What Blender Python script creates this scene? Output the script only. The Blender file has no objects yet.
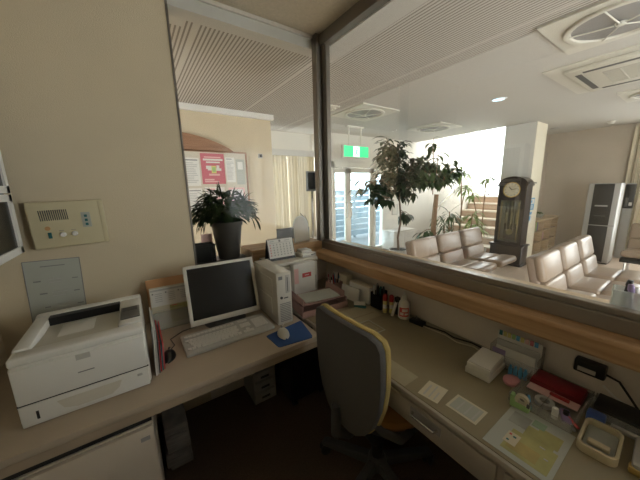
import bpy, bmesh, math, random
from mathutils import Vector, Matrix, Euler
R = math.radians
scene = bpy.context.scene
col = scene.collection
random.seed(7)

# ------------------------------------------------------------------ camera
F_PX, YAW, PITCH, ROLL = 269.34, R(34.381), R(10.996), R(1.4396)
cam_data = bpy.data.cameras.new('camera')
cam = bpy.data.objects.new('camera', cam_data); col.objects.link(cam)
cam_data.sensor_width = 36.0
cam_data.lens = F_PX / 640 * 36.0
cam_data.clip_start = 0.02
fw = Vector((math.sin(YAW)*math.cos(PITCH), math.cos(YAW)*math.cos(PITCH), -math.sin(PITCH)))
rt = Vector((math.cos(YAW), -math.sin(YAW), 0)); dn = fw.cross(rt)
r2 = rt*math.cos(ROLL) + dn*math.sin(ROLL); d2 = -rt*math.sin(ROLL) + dn*math.cos(ROLL)
mw = Matrix((( r2.x, -d2.x, -fw.x, 0), (r2.y, -d2.y, -fw.y, 0), (r2.z, -d2.z, -fw.z, 1.48), (0, 0, 0, 1)))
cam.matrix_world = mw
scene.camera = cam

# ------------------------------------------------------------------ world, daylight, exposure
world = bpy.data.worlds.new('sky'); scene.world = world
world.use_nodes = True
bg = world.node_tree.nodes['Background']
bg.inputs[0].default_value = (0.91, 0.945, 0.955, 1)
bg.inputs[1].default_value = 9.0
scene.view_settings.view_transform = 'Standard'
scene.view_settings.look = 'None'
scene.view_settings.gamma = 1.0
scene.view_settings.use_curve_mapping = False
scene.view_settings.exposure = 0.2

def window_light(loc, rot, w, h, power, color=(1, .97, .93), portal=False):
    l = bpy.data.lights.new('window_daylight', 'AREA'); l.shape = 'RECTANGLE'; l.size = w; l.size_y = h
    l.energy = power; l.color = color
    if portal: l.cycles.is_portal = True
    o = bpy.data.objects.new('window_daylight', l); col.objects.link(o)
    o.location = loc; o.rotation_euler = rot
    return o
# area light points down -Z; portals at every window the daylight comes through
window_light((8.15, 3.25, 2.55), (0, R(90), 0), 2.7, 1.8, 0, portal=True)        # stairwell window
window_light((3.95, 4.42, 1.0), (R(-90), 0, 0), 1.5, 1.9, 0, portal=True)         # entrance doors
window_light((7.86, -0.35, 1.4), (0, R(90), 0), 1.9, 2.3, 0, portal=True)          # window by the water cooler
window_light((2.9, -2.06, 1.35), (R(90), 0, 0), 2.6, 1.9, 0, portal=True)          # unseen side window, added to light the office wall
window_light((2.4, 4.77, 1.35), (R(-90), 0, 0), 1.25, 1.46, 0, portal=True)           # window behind the curtains

# ------------------------------------------------------------------ materials
def new_mat(name):
    m = bpy.data.materials.new(name); m.use_nodes = True
    return m, m.node_tree.nodes, m.node_tree.links, m.node_tree.nodes['Principled BSDF']
def mat(name, c, rough=.6, metal=0, var=0, scale=8, bump=0, bscale=60, stretch=None, spec=None, coat=0, c2=None):
    m, n, l, b = new_mat(name)
    b.inputs['Base Color'].default_value = (*c, 1); b.inputs['Roughness'].default_value = rough
    b.inputs['Metallic'].default_value = metal
    if spec is not None: b.inputs['Specular IOR Level'].default_value = spec
    if coat: b.inputs['Coat Weight'].default_value = coat
    tc = n.new('ShaderNodeTexCoord'); mp = n.new('ShaderNodeMapping'); l.new(tc.outputs['Object'], mp.inputs[0])
    if stretch: mp.inputs['Scale'].default_value = stretch
    if var or c2:
        t = n.new('ShaderNodeTexNoise'); t.inputs['Scale'].default_value = scale; t.inputs['Detail'].default_value = 5
        l.new(mp.outputs[0], t.inputs[0])
        r = n.new('ShaderNodeValToRGB'); r.color_ramp.elements[0].position = .3; r.color_ramp.elements[1].position = .7
        a = c2 if c2 else tuple(x*(1-var) for x in c)
        e = c if c2 else tuple(min(1, x*(1+var)) for x in c)
        r.color_ramp.elements[0].color = (*a, 1); r.color_ramp.elements[1].color = (*e, 1)
        l.new(t.outputs[0], r.inputs[0]); l.new(r.outputs[0], b.inputs['Base Color'])
    if bump:
        t = n.new('ShaderNodeTexNoise'); t.inputs['Scale'].default_value = bscale; t.inputs['Detail'].default_value = 3
        l.new(mp.outputs[0], t.inputs[0]); bp = n.new('ShaderNodeBump'); bp.inputs['Strength'].default_value = bump
        bp.inputs['Distance'].default_value = .01
        l.new(t.outputs[0], bp.inputs['Height']); l.new(bp.outputs[0], b.inputs['Normal'])
    return m
def glass_mat(name, tint=(1, 1, 1), refl=.9, rough=0, ior=1.45):
    m = bpy.data.materials.new(name); m.use_nodes = True; n = m.node_tree.nodes; l = m.node_tree.links
    for x in list(n): n.remove(x)
    o = n.new('ShaderNodeOutputMaterial'); t = n.new('ShaderNodeBsdfTransparent'); g = n.new('ShaderNodeBsdfGlossy')
    g.inputs['Roughness'].default_value = rough; t.inputs[0].default_value = (*tint, 1)
    f = n.new('ShaderNodeLayerWeight'); f.inputs[0].default_value = .5; x = n.new('ShaderNodeMixShader')
    p = n.new('ShaderNodeMath'); p.operation = 'POWER'; p.inputs[1].default_value = 4.5
    k = n.new('ShaderNodeMath'); k.operation = 'MULTIPLY_ADD'; k.inputs[1].default_value = .9*refl; k.inputs[2].default_value = .045*refl
    l.new(f.outputs['Facing'], p.inputs[0]); l.new(p.outputs[0], k.inputs[0]); l.new(k.outputs[0], x.inputs[0]); l.new(t.outputs[0], x.inputs[1]); l.new(g.outputs[0], x.inputs[2]); l.new(x.outputs[0], o.inputs[0])
    return m
def clear_plastic(name, c, alpha=.35, rough=.2):
    m, n, l, b = new_mat(name)
    b.inputs['Base Color'].default_value = (*c, 1); b.inputs['Alpha'].default_value = alpha; b.inputs['Roughness'].default_value = rough
    return m
def emit(name, c, s):
    m, n, l, b = new_mat(name)
    b.inputs['Base Color'].default_value = (*c, 1); b.inputs['Emission Color'].default_value = (*c, 1); b.inputs['Emission Strength'].default_value = s
    return m
def wood(name, a, b2, scale=(1, 12, 12), rough=.45):
    m, n, l, b = new_mat(name); b.inputs['Roughness'].default_value = rough
    tc = n.new('ShaderNodeTexCoord'); mp = n.new('ShaderNodeMapping'); mp.inputs['Scale'].default_value = scale
    l.new(tc.outputs['Object'], mp.inputs[0]); t = n.new('ShaderNodeTexNoise'); t.inputs['Scale'].default_value = 3; t.inputs['Detail'].default_value = 8; t.inputs['Distortion'].default_value = .6
    l.new(mp.outputs[0], t.inputs[0]); r = n.new('ShaderNodeValToRGB'); r.color_ramp.elements[0].position = .35; r.color_ramp.elements[1].position = .65
    r.color_ramp.elements[0].color = (*a, 1); r.color_ramp.elements[1].color = (*b2, 1)
    l.new(t.outputs[0], r.inputs[0]); l.new(r.outputs[0], b.inputs['Base Color'])
    return m
M = {}
M['wall'] = mat('cream_wallpaper', (.62, .525, .375), .85, var=.03, scale=3, bump=.25, bscale=220)
M['wall_far'] = mat('greige_wallpaper', (.52, .455, .375), .85, var=.03, scale=3, bump=.2, bscale=200)
M['wall_w'] = mat('white_wallpaper', (.82, .79, .73), .85, var=.02, scale=3, bump=.2, bscale=200)
M['wall_below'] = mat('grey_cream_wallpaper', (.74, .66, .58), .85, var=.04, scale=4, bump=.2, bscale=200)
M['ceil'] = mat('mottled_ceiling_board', (.56, .50, .39), .9, var=.06, scale=60, bump=.3, bscale=150)
M['carpet'] = mat('brown_carpet_tile', (.125, .085, .058), .95, var=.2, scale=120, bump=.5, bscale=300)
M['oak'] = wood('oak_ledge', (.44, .26, .125), (.58, .37, .20), (10, .8, 10), .4)
M['oak_x'] = wood('oak_sill', (.36, .21, .10), (.50, .32, .17), (.8, 10, 10), .4)
M['oak_light'] = wood('pale_oak', (.50, .37, .23), (.62, .48, .32), (10, .8, 10))
M['arch'] = wood('brown_arch_board', (.27, .14, .08), (.35, .19, .11), (.8, 8, 8))
M['bronze'] = mat('bronze_anodised_frame', (.20, .18, .155), .42, .6)
M['alu'] = mat('aluminium_sill_frame', (.36, .33, .30), .33, .75, var=.05, scale=6)
M['steel'] = mat('chrome_steel', (.62, .62, .62), .2, 1)
M['desk'] = mat('beige_desk_laminate', (.44, .36, .275), .5, var=.03, scale=5)
M['desk_edge'] = mat('brown_desk_edging', (.36, .28, .20), .5, var=.05)
M['mat'] = mat('olive_vinyl_desk_mat', (.28, .235, .145), .33, var=.08, scale=4)
M['film'] = mat('pale_olive_film', (.38, .33, .215), .4, var=.06, scale=10)
M['drawer'] = mat('grey_beige_drawer_front', (.42, .37, .31), .5)
M['cabinet'] = mat('beige_cabinet_laminate', (.56, .48, .39), .55)
M['white'] = mat('white_plastic', (.72, .70, .66), .45)
M['offwhite'] = mat('offwhite_plastic', (.62, .58, .50), .45)
M['computer'] = mat('computer_beige_plastic', (.62, .59, .52), .5)
M['grey'] = mat('grey_plastic', (.30, .29, .28), .5)
M['lgrey'] = mat('light_grey_plastic', (.48, .47, .44), .5)
M['dgrey'] = mat('dark_grey_plastic', (.08, .08, .08), .5)
M['black'] = mat('black_plastic', (.012, .012, .013), .4)
M['screen'] = mat('black_screen', (.006, .006, .007), .25)
M['gap'] = mat('dark_gap', (.02, .018, .016), .8)
M['intercom'] = mat('yellowed_intercom_plastic', (.58, .51, .33), .5)
M['paper'] = mat('white_paper', (.72, .70, .66), .8)
M['cpaper'] = mat('cream_paper', (.62, .56, .42), .8)
M['gpaper'] = mat('grey_green_paper', (.44, .45, .40), .8)
M['print'] = mat('grey_print', (.25, .25, .25), .8)
M['lprint'] = mat('light_grey_print', (.50, .49, .47), .8)
M['red'] = mat('red_plastic', (.40, .02, .025), .4)
M['dred'] = mat('dark_red_plastic', (.22, .012, .02), .45)
M['redp'] = mat('red_print', (.62, .10, .10), .7)
M['pink'] = mat('pink_print', (.55, .16, .20), .7)
M['lpink'] = mat('light_pink', (.75, .48, .46), .6)
M['orange'] = mat('orange_card', (.62, .34, .16), .7)
M['yellow'] = mat('yellow_print', (.68, .60, .22), .7)
M['map_yellow'] = mat('map_yellow', (.40, .37, .15), .7, var=.2, scale=14)
M['map_ochre'] = mat('map_ochre', (.42, .33, .12), .7, var=.2, scale=14)
M['map_grey'] = mat('map_grey', (.33, .33, .29), .7, var=.2, scale=14)
M['map_green'] = mat('map_green', (.26, .36, .24), .7, var=.2, scale=14)
M['green'] = mat('green_plastic', (.36, .55, .22), .5)
M['blue'] = mat('blue_mousepad', (.025, .08, .25), .7, bump=.1, bscale=300)
M['bluep'] = mat('blue_print', (.10, .35, .60), .7)
M['teal'] = mat('teal_plastic', (.03, .15, .16), .5)
M['purple'] = mat('purple_print', (.30, .22, .40), .7)
M['gold'] = mat('gold_plastic', (.50, .36, .12), .4, .3)
M['ring'] = mat('beige_basket', (.62, .53, .36), .6)
M['chair_back'] = mat('charcoal_chair_shell', (.105, .098, .09), .7, bump=.15, bscale=250)
M['chair_yellow'] = mat('mustard_chair_fabric', (.50, .37, .13), .9, bump=.3, bscale=500)
M['chair_orange'] = mat('orange_chair_fabric', (.42, .21, .06), .9, bump=.3, bscale=500)
M['vinyl'] = mat('beige_vinyl_upholstery', (.32, .24, .178), .33, var=.04, scale=6)
M['vinyl_side'] = mat('taupe_vinyl_side', (.30, .23, .185), .45)
M['leaf'] = mat('dark_green_leaf', (.028, .050, .018), .5, c2=(.012, .026, .010), scale=9)
M['leaf_soft'] = mat('soft_dark_leaf', (.030, .060, .018), .75, c2=(.012, .028, .009), scale=14, spec=.25)
M['leaf2'] = mat('mid_green_leaf', (.075, .13, .045), .45, c2=(.035, .07, .022), scale=5)
M['leaf3'] = mat('pale_green_leaf', (.34, .46, .13), .5, c2=(.20, .30, .08), scale=5)
M['bark'] = mat('grey_brown_bark', (.17, .12, .08), .9, var=.2, scale=30, bump=.5, bscale=60)
M['bark2'] = mat('pale_brown_bark', (.32, .20, .12), .9, var=.2, scale=30, bump=.5, bscale=60)
M['soil'] = mat('dark_soil', (.04, .03, .02), .95)
M['pot'] = mat('dark_plastic_pot', (.035, .03, .028), .4)
M['pot_w'] = mat('white_ceramic_pot', (.7, .68, .64), .3)
M['clockwood'] = mat('black_brown_lacquer', (.028, .02, .018), .3, coat=.3)
M['dial'] = mat('brass_dial', (.62, .56, .42), .4, .3)
M['brass'] = mat('polished_brass', (.75, .60, .30), .25, 1)
M['silver'] = mat('silver_panel', (.42, .415, .40), .4, .3)
M['pillar'] = mat('pillar_pale_wallpaper', (.72, .70, .66), .85)
M['strip'] = mat('pillar_cream_wallpaper', (.78, .72, .58), .85)
M['step'] = mat('terracotta_beige_step', (.58, .42, .31), .6, var=.04)
M['step_nose'] = mat('pale_step_nosing', (.78, .70, .60), .5)
M['glass'] = glass_mat('partition_glass', (.97, .98, .97), 1.3)
M['glass_door'] = glass_mat('door_glass', (.82, .92, .97), .8)
M['clock_glass'] = glass_mat('clock_glass', (.8, .85, .85), 2.0)
M['pinkclear'] = clear_plastic('pink_clear_plastic', (.68, .44, .40), .5)
M['clear'] = clear_plastic('clear_acrylic', (.75, .76, .72), .28, .12)
M['frost'] = clear_plastic('frosted_plastic', (.80, .84, .80), .42, .25)
M['doorframe'] = mat('cream_door_frame', (.84, .81, .73), .5)
M['exit_green'] = emit('exit_sign_green', (.02, .62, .25), 1.1)
M['exit_white'] = emit('exit_sign_white', (.85, 1, .9), 1.3)
M['lamp'] = emit('downlight_glow', (.55, .80, 1.0), 1.6)
M['cuticle'] = mat('rubber_castor', (.02, .02, .02), .5)
M['news'] = mat('newspaper_grey', (.19, .165, .14), .9, var=.25, scale=14, stretch=(1, 1, 20))

def ceiling_stripes():
    m, n, l, b = new_mat('grooved_acoustic_ceiling'); b.inputs['Roughness'].default_value = .9
    geo = n.new('ShaderNodeNewGeometry'); sep = n.new('ShaderNodeSeparateXYZ'); l.new(geo.outputs['Position'], sep.inputs[0])
    def math_(op, a, v=None, c=None):
        k = n.new('ShaderNodeMath'); k.operation = op
        if isinstance(a, (int, float)): k.inputs[0].default_value = a
        else: l.new(a, k.inputs[0])
        if v is not None:
            if isinstance(v, (int, float)): k.inputs[1].default_value = v
            else: l.new(v, k.inputs[1])
        return k.outputs[0]
    s = math_('FRACT', math_('MULTIPLY', sep.outputs[0], 1/.0275))
    g = math_('LESS_THAN', s, .42)                                        # the groove
    seam = math_('LESS_THAN', math_('FRACT', math_('MULTIPLY', math_('ADD', sep.outputs[0], .44), 1/.9)), .03)
    g = math_('MULTIPLY', g, math_('SUBTRACT', 1.0, seam))
    mix = n.new('ShaderNodeMixRGB'); mix.inputs[1].default_value = (.59, .56, .51, 1); mix.inputs[2].default_value = (.28, .25, .225, 1)
    l.new(g, mix.inputs[0]); l.new(mix.outputs[0], b.inputs['Base Color'])
    return m
M['stripes'] = ceiling_stripes()
M['ceil_w'] = mat('plain_waiting_ceiling', (.575, .555, .515), .9, var=.015, scale=30)
M['diffuser'] = mat('cream_diffuser_paint', (.66, .635, .56), .5)
def tiles():
    m, n, l, b = new_mat('beige_vinyl_tile_floor'); b.inputs['Roughness'].default_value = .28
    geo = n.new('ShaderNodeNewGeometry'); br = n.new('ShaderNodeTexBrick'); br.offset = 0
    br.inputs['Scale'].default_value = 1; br.inputs['Brick Width'].default_value = .45; br.inputs['Row Height'].default_value = .45; br.inputs['Mortar Size'].default_value = .004
    br.inputs['Color1'].default_value = (.56, .44, .35, 1); br.inputs['Color2'].default_value = (.60, .48, .385, 1); br.inputs['Mortar'].default_value = (.42, .33, .26, 1)
    l.new(geo.outputs['Position'], br.inputs[0]); l.new(br.outputs[0], b.inputs['Base Color'])
    return m
M['tile'] = tiles()
def curtain_mat():
    m = bpy.data.materials.new('cream_curtain_fabric'); m.use_nodes = True; n = m.node_tree.nodes; l = m.node_tree.links
    for x in list(n): n.remove(x)
    o = n.new('ShaderNodeOutputMaterial'); d = n.new('ShaderNodeBsdfDiffuse'); t = n.new('ShaderNodeBsdfTranslucent')
    d.inputs[0].default_value = (.60, .54, .42, 1); t.inputs[0].default_value = (.55, .48, .34, 1)
    x = n.new('ShaderNodeMixShader'); x.inputs[0].default_value = .11
    l.new(d.outputs[0], x.inputs[1]); l.new(t.outputs[0], x.inputs[2]); l.new(x.outputs[0], o.inputs[0])
    return m
M['curtain'] = curtain_mat()
def lace_mat():
    m = bpy.data.materials.new('white_lace'); m.use_nodes = True; n = m.node_tree.nodes; l = m.node_tree.links
    for x in list(n): n.remove(x)
    o = n.new('ShaderNodeOutputMaterial'); d = n.new('ShaderNodeBsdfTranslucent'); t = n.new('ShaderNodeBsdfTransparent')
    d.inputs[0].default_value = (.85, .85, .82, 1)
    x = n.new('ShaderNodeMixShader'); x.inputs[0].default_value = .45
    l.new(t.outputs[0], x.inputs[1]); l.new(d.outputs[0], x.inputs[2]); l.new(x.outputs[0], o.inputs[0])
    return m
M['lace'] = lace_mat()

# ------------------------------------------------------------------ mesh helpers
class MB:
    def __init__(s): s.bm = bmesh.new(); s.mats = []; s.cur = 0
    def mat(s, m):
        if m not in s.mats: s.mats.append(m)
        s.cur = s.mats.index(m); return s
    def _v(s, T, p): return s.bm.verts.new(T @ Vector(p) if T else Vector(p))
    def face(s, vs):
        try: f = s.bm.faces.new(vs); f.material_index = s.cur; return f
        except ValueError: return None
    def box(s, x0, x1, y0, y1, z0, z1, T=None, bev=0, seg=2):
        v = [s._v(T, (x, y, z)) for x in (x0, x1) for y in (y0, y1) for z in (z0, z1)]
        fs = [s.face([v[i] for i in q]) for q in ((0,1,3,2),(4,6,7,5),(0,4,5,1),(2,3,7,6),(0,2,6,4),(1,5,7,3))]
        if bev:
            es = list({e for f in fs for e in f.edges})
            r = bmesh.ops.bevel(s.bm, geom=es, offset=bev, segments=seg, affect='EDGES', profile=.5)
            for f in r['faces']: f.material_index = s.cur; f.smooth = True
        return s
    def cyl(s, p0, p1, r0, r1=None, n=16, T=None, caps=True):
        r1 = r0 if r1 is None else r1
        p0 = Vector(p0); p1 = Vector(p1); d = (p1-p0).normalized()
        a = d.orthogonal().normalized(); b = d.cross(a)
        A = [s._v(T, p0 + (a*math.cos(t)+b*math.sin(t))*r0) for t in [2*math.pi*i/n for i in range(n)]]
        B = [s._v(T, p1 + (a*math.cos(t)+b*math.sin(t))*r1) for t in [2*math.pi*i/n for i in range(n)]]
        for i in range(n):
            f = s.face([A[i], A[(i+1) % n], B[(i+1) % n], B[i]])
            if f: f.smooth = True
        if caps: s.face(A[::-1]); s.face(B)
        return s
    def tube(s, pts, r, n=8, T=None):
        pts = [Vector(p) for p in pts]; rs = r if isinstance(r, (list, tuple)) else [r]*len(pts)
        rings = []; up = None
        for i, p in enumerate(pts):
            d = (pts[min(i+1, len(pts)-1)] - pts[max(i-1, 0)]).normalized()
            if up is None: a = d.orthogonal().normalized()
            else:
                a = up - d*up.dot(d); a = a.normalized() if a.length > 1e-6 else d.orthogonal().normalized()
            up = a; b = d.cross(a)
            rings.append([s._v(T, p + (a*math.cos(2*math.pi*k/n)+b*math.sin(2*math.pi*k/n))*rs[i]) for k in range(n)])
        for A, B in zip(rings, rings[1:]):
            for k in range(n):
                f = s.face([A[k], A[(k+1) % n], B[(k+1) % n], B[k]])
                if f: f.smooth = True
        s.face(rings[0][::-1]); s.face(rings[-1]); return s
    def lathe(s, prof, c=(0, 0, 0), n=24, T=None, sx=1, sy=1):
        rings = []
        for r, z in prof:
            rings.append([s._v(T, (c[0]+sx*r*math.cos(2*math.pi*k/n), c[1]+sy*r*math.sin(2*math.pi*k/n), c[2]+z)) for k in range(n)])
        for A, B in zip(rings, rings[1:]):
            for k in range(n):
                f = s.face([A[k], A[(k+1) % n], B[(k+1) % n], B[k]])
                if f: f.smooth = True
        if tuple(prof[0]) != tuple(prof[-1]): s.face(rings[0][::-1]); s.face(rings[-1])
        return s
    def prism(s, pts, d0, d1, axis='z', T=None, smooth=False):
        def P(a, b, d): return {'z': (a, b, d), 'y': (a, d, b), 'x': (d, a, b)}[axis]
        A = [s._v(T, P(a, b, d0)) for a, b in pts]; B = [s._v(T, P(a, b, d1)) for a, b in pts]
        n = len(pts); s.face(A[::-1]); s.face(B)
        for i in range(n):
            f = s.face([A[i], A[(i+1) % n], B[(i+1) % n], B[i]])
            if f: f.smooth = smooth
        return s
    def grid(s, fn, nu, nv, T=None, thick=0):
        V = [[s._v(T, fn(i/nu, j/nv)) for j in range(nv+1)] for i in range(nu+1)]
        for i in range(nu):
            for j in range(nv):
                f = s.face([V[i][j], V[i+1][j], V[i+1][j+1], V[i][j+1]])
                if f: f.smooth = True
        return s
    def build(s, name, m=None, parent=None, loc=None, rot=None, bevel=0, solid=0, subsurf=0):
        me = bpy.data.meshes.new(name)
        bmesh.ops.recalc_face_normals(s.bm, faces=s.bm.faces)
        s.bm.to_mesh(me); s.bm.free(); me.set_sharp_from_angle(angle=R(38))
        if s.mats:
            for x in s.mats: me.materials.append(x)
        elif m: me.materials.append(m)
        o = bpy.data.objects.new(name, me); col.objects.link(o)
        if parent: o.parent = parent
        if loc is not None: o.location = loc
        if rot is not None: o.rotation_euler = rot
        if solid:
            k = o.modifiers.new('solid', 'SOLIDIFY'); k.thickness = solid; k.offset = 0
        if bevel:
            k = o.modifiers.new('bevel', 'BEVEL'); k.width = bevel; k.segments = 2; k.limit_method = 'ANGLE'; k.angle_limit = R(40)
        if subsurf:
            k = o.modifiers.new('sub', 'SUBSURF'); k.levels = subsurf; k.render_levels = subsurf
        return o
def tag(o, label, cat, group=None, kind=None):
    if label: o['label'] = label
    if cat: o['category'] = cat
    if group: o['group'] = group
    if kind: o['kind'] = kind
    return o
def thing(name, label, cat, loc=(0, 0, 0), rz=0, group=None):
    o = bpy.data.objects.new(name, None); col.objects.link(o); o.location = loc
    o.rotation_euler = rz if isinstance(rz, tuple) else (0, 0, rz)
    o.empty_display_size = .05
    return tag(o, label, cat, group)
def struct(name, mb, m=None, bevel=0):
    o = mb.build(name, m, bevel=bevel); o['kind'] = 'structure'; return o
def sbox(name, m, *a, bevel=0): return struct(name, MB().box(*a), m, bevel)
def dup(root, loc=None, rz=None, label=None, group=None):
    def cp(o, parent):
        c = o.copy(); col.objects.link(c)
        if parent: c.parent = parent
        for ch in list(o.children): cp(ch, c)
        return c
    r = cp(root, None)
    if loc is not None: r.location = loc
    if rz is not None: r.rotation_euler = (0, 0, rz)
    if label: r['label'] = label
    if group: r['group'] = group
    return r
def TR(loc=(0, 0, 0), rx=0, ry=0, rz=0): return Matrix.Translation(loc) @ Euler((rx, ry, rz)).to_matrix().to_4x4()

# ================================================================== SETTING
OX0, OY0, OC = -.60, -1.30, 2.59           # office left wall, rear wall, ceiling
PX, BY = 1.30, 1.85                        # partition plane, back wall plane
WC = 2.50                                  # waiting-room ceiling
sbox('floor_office', M['carpet'], OX0-.1, 1.36, OY0-.1, 1.95, -.1, 0)
b = MB().mat(M['ceil']); b.box(OX0-.1, 1.33, OY0-.1, 1.90, OC, OC+.12)
struct('ceiling_office', b)
sbox('wall_left', M['wall'], OX0-.12, OX0, OY0-.1, 2.05, 0, OC)
sbox('wall_rear', M['wall'], OX0-.12, 7.8, OY0-.12, OY0, 0, OC) if False else sbox('wall_rear', M['wall'], OX0-.12, 1.36, OY0-.12, OY0, 0, OC)
# back wall: solid part left of the opening, low part under the opening
b = MB(); b.box(OX0-.12, .286, BY, BY+.12, 0, OC); struct('wall_back', b, M['wall'])
sbox('wall_back_low', M['wall_below'], .286, 1.36, BY, BY+.10, 0, .93)
sbox('trim_1', M['oak_x'], .66, 1.28, BY-.012, BY+.24, .955, 1.042, bevel=.006); sbox('trim_14', M['oak_x'], .286, .66, BY-.012, BY+.26, .93, .972, bevel=.004)      # wooden sill under the left pane
sbox('wall_right_low', M['wall_below'], 1.325, 1.42, OY0, BY+.06, 0, .905)
b = MB(); b.box(1.205, 1.30, OY0, BY-.02, .896, .972); struct('trim_2', b, M['oak'], bevel=.012)   # long oak ledge over the counter
sbox('trim_3', M['oak_light'], 1.345, 1.56, OY0, BY+.04, .945, 1.0, bevel=.01)       # outer ledge on the waiting-room side
# frames
b = MB(); b.box(1.285, 1.345, OY0, BY+.02, .972, 1.03); b.box(1.292, 1.318, OY0, BY+.02, 1.03, 1.056); b.box(1.326, 1.345, OY0, BY+.02, 1.03, 1.052)
struct('trim_4', b, M['alu'], bevel=.004)
b = MB(); b.box(1.285, 1.345, OY0, BY+.02, 2.508, 2.588); struct('trim_5', b, M['bronze'], bevel=.003)
b = MB(); b.box(1.252, 1.305, BY-.028, BY+.03, 1.042, 2.588); b.box(1.305, 1.345, BY-.075, BY-.02, 1.056, 2.51); b.box(1.298, 1.312, BY-.06, BY-.03, 1.056, 2.51)
struct('trim_6', b, M['bronze'], bevel=.003)
b = MB(); b.box(.286, 1.26, BY+.015, BY+.045, 2.568, 2.592); struct('trim_7', b, M['offwhite'])
b = MB(); b.box(.282, .294, BY-.004, BY+.09, .99, 2.59); struct('trim_8', b, M['bronze'])
b = MB(); b.prism([(.29, .972), (.66, .972), (.66, 1.042), (1.255, 1.042), (1.255, 2.57), (.29, 2.57)], BY+.027, BY+.033, 'y'); struct('window_1', b, glass_mat('side_partition_glass', (.97, .98, .97), .28))
sbox('window_2', M['glass'], 1.318, 1.324, OY0, BY-.03, 1.05, 2.51)

# waiting room shell
sbox('floor_waiting', M['tile'], -1.6, 8.0, -2.1, 6.0, -.1, -.002) if False else None
b = MB(); b.box(1.36, 8.1, -2.0, 1.95, -.1, 0); b.box(-1.6, 8.1, 1.95, 4.75, -.1, 0); struct('floor_waiting', b, M['tile'])
b = MB().mat(M['ceil_w'])
b.box(1.345, 1.517, -2.05, 1.987, WC, WC+.12); b.box(-1.6, 1.345, 1.88, 1.987, WC, WC+.12); b.box(-1.6, .40, 1.987, 2.07, WC-.0005, WC+.12)      # plain border
b.box(2.45, 5.85, -2.05, 4.75, WC, WC+.12); b.box(5.85, 7.9, -2.05, 2.30, WC, WC+.12)
b.mat(M['stripes']); b.box(1.517, 2.45, -2.05, 4.75, WC+.002, WC+.12); b.box(-1.6, 1.517, 1.987, 4.75, WC+.002, WC+.12)
struct('ceiling_waiting', b)
sbox('wall_north', M['wall'], -1.6, 1.76, 3.75, 3.87, 0, WC)                            # wall with the notice board
sbox('wall_north_return', M['wall_w'], 1.66, 1.76, 3.87, 4.75, 0, WC)
b = MB(); b.box(1.76, 3.06, 4.65, 4.75, 2.08, WC); b.box(1.76, 3.06, 4.65, 4.75, 0, .62); struct('wall_curtain', b, M['wall_w'])
sbox('wall_entry_side', M['wall_w'], 3.03, 3.20, 4.30, 4.75, 0, WC)
b = MB(); b.box(3.2, 4.75, 4.30, 4.42, 1.97, WC); b.box(4.75, 5.88, 4.30, 4.42, 0, WC); b.box(5.88, 8.1, 4.30, 4.42, 0, 4.0)
struct('wall_entry', b, M['wall_w'])
sbox('wall_west_waiting', M['wall'], -1.7, -1.6, 1.95, 3.9, 0, WC)
sbox('trim_13', M['white'], -1.6, 1.79, 3.70, 3.75, 2.43, 2.50)
# pillar beside the clock, shelf wall, far wall
b = MB().mat(M['pillar']); b.box(5.85, 6.34, 1.90, 2.38, 0, WC); b.mat(M['strip']); b.box(5.852, 6.34, 1.895, 1.90, 0, WC)
struct('wall_pillar', b)
sbox('wall_shelf', M['wall_far'], 6.34, 7.75, 2.25, 2.38, 0, 4.0)
b = MB(); b.box(7.75, 7.85, .75, 2.38, 0, WC); b.box(7.75, 7.85, -2.05, .75, 0, .18); b.box(7.75, 7.85, -1.45, .75, 2.42, WC); b.box(7.75, 7.85, -2.05, -1.45, 0, WC)
struct('wall_far', b, M['wall_far'])
b = MB(); b.box(1.36, 1.6, -2.1, -2.0, 0, WC); b.box(4.2, 7.85, -2.1, -2.0, 0, WC); b.box(1.6, 4.2, -2.1, -2.0, 0, .4); b.box(1.6, 4.2, -2.1, -2.0, 2.3, WC)
struct('wall_south', b, M['wall_w'])
b = MB()
for x in (1.6, 2.45, 3.3, 4.15): b.box(x, x+.05, -2.07, -2.03, .4, 2.3)
struct('added_window', b, M['alu'])  # out of view, put in to bring daylight through the partition
# stairwell
b = MB(); b.box(5.9, 8.1, 2.38, 4.3, 4.0, 4.1); struct('ceiling_stairwell', b, M['ceil_w'])
b = MB(); b.box(8.08, 8.18, 2.25, 4.35, 0, 1.15); b.box(8.08, 8.18, 2.25, 2.36, 1.15, 4.0); b.box(8.08, 8.18, 2.36, 4.35, 3.92, 4.0); struct('wall_stair_end', b, M['wall_w'])
b = MB(); b.box(5.8, 5.9, 2.38, 4.3, WC+.12, 4.0); struct('wall_stair_upper', b, M['wall_w'])
b = MB()
for y in (2.36, 2.85, 3.55, 4.25): b.box(8.1, 8.14, y, y+.03, 1.15, 3.92)
b.box(8.1, 8.14, 2.36, 4.3, 1.15, 1.19)
struct('window_4', b, M['alu'])
b = MB()
def lace(u, v): return (8.02+.012*math.sin(u*2*math.pi*22), 2.38+u*1.9, 1.2+v*2.72)
b.grid(lace, 176, 2); o = b.build('lace_curtain', M['lace']); tag(o, 'white lace curtain over the bright window above the stairs', 'curtain')

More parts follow.
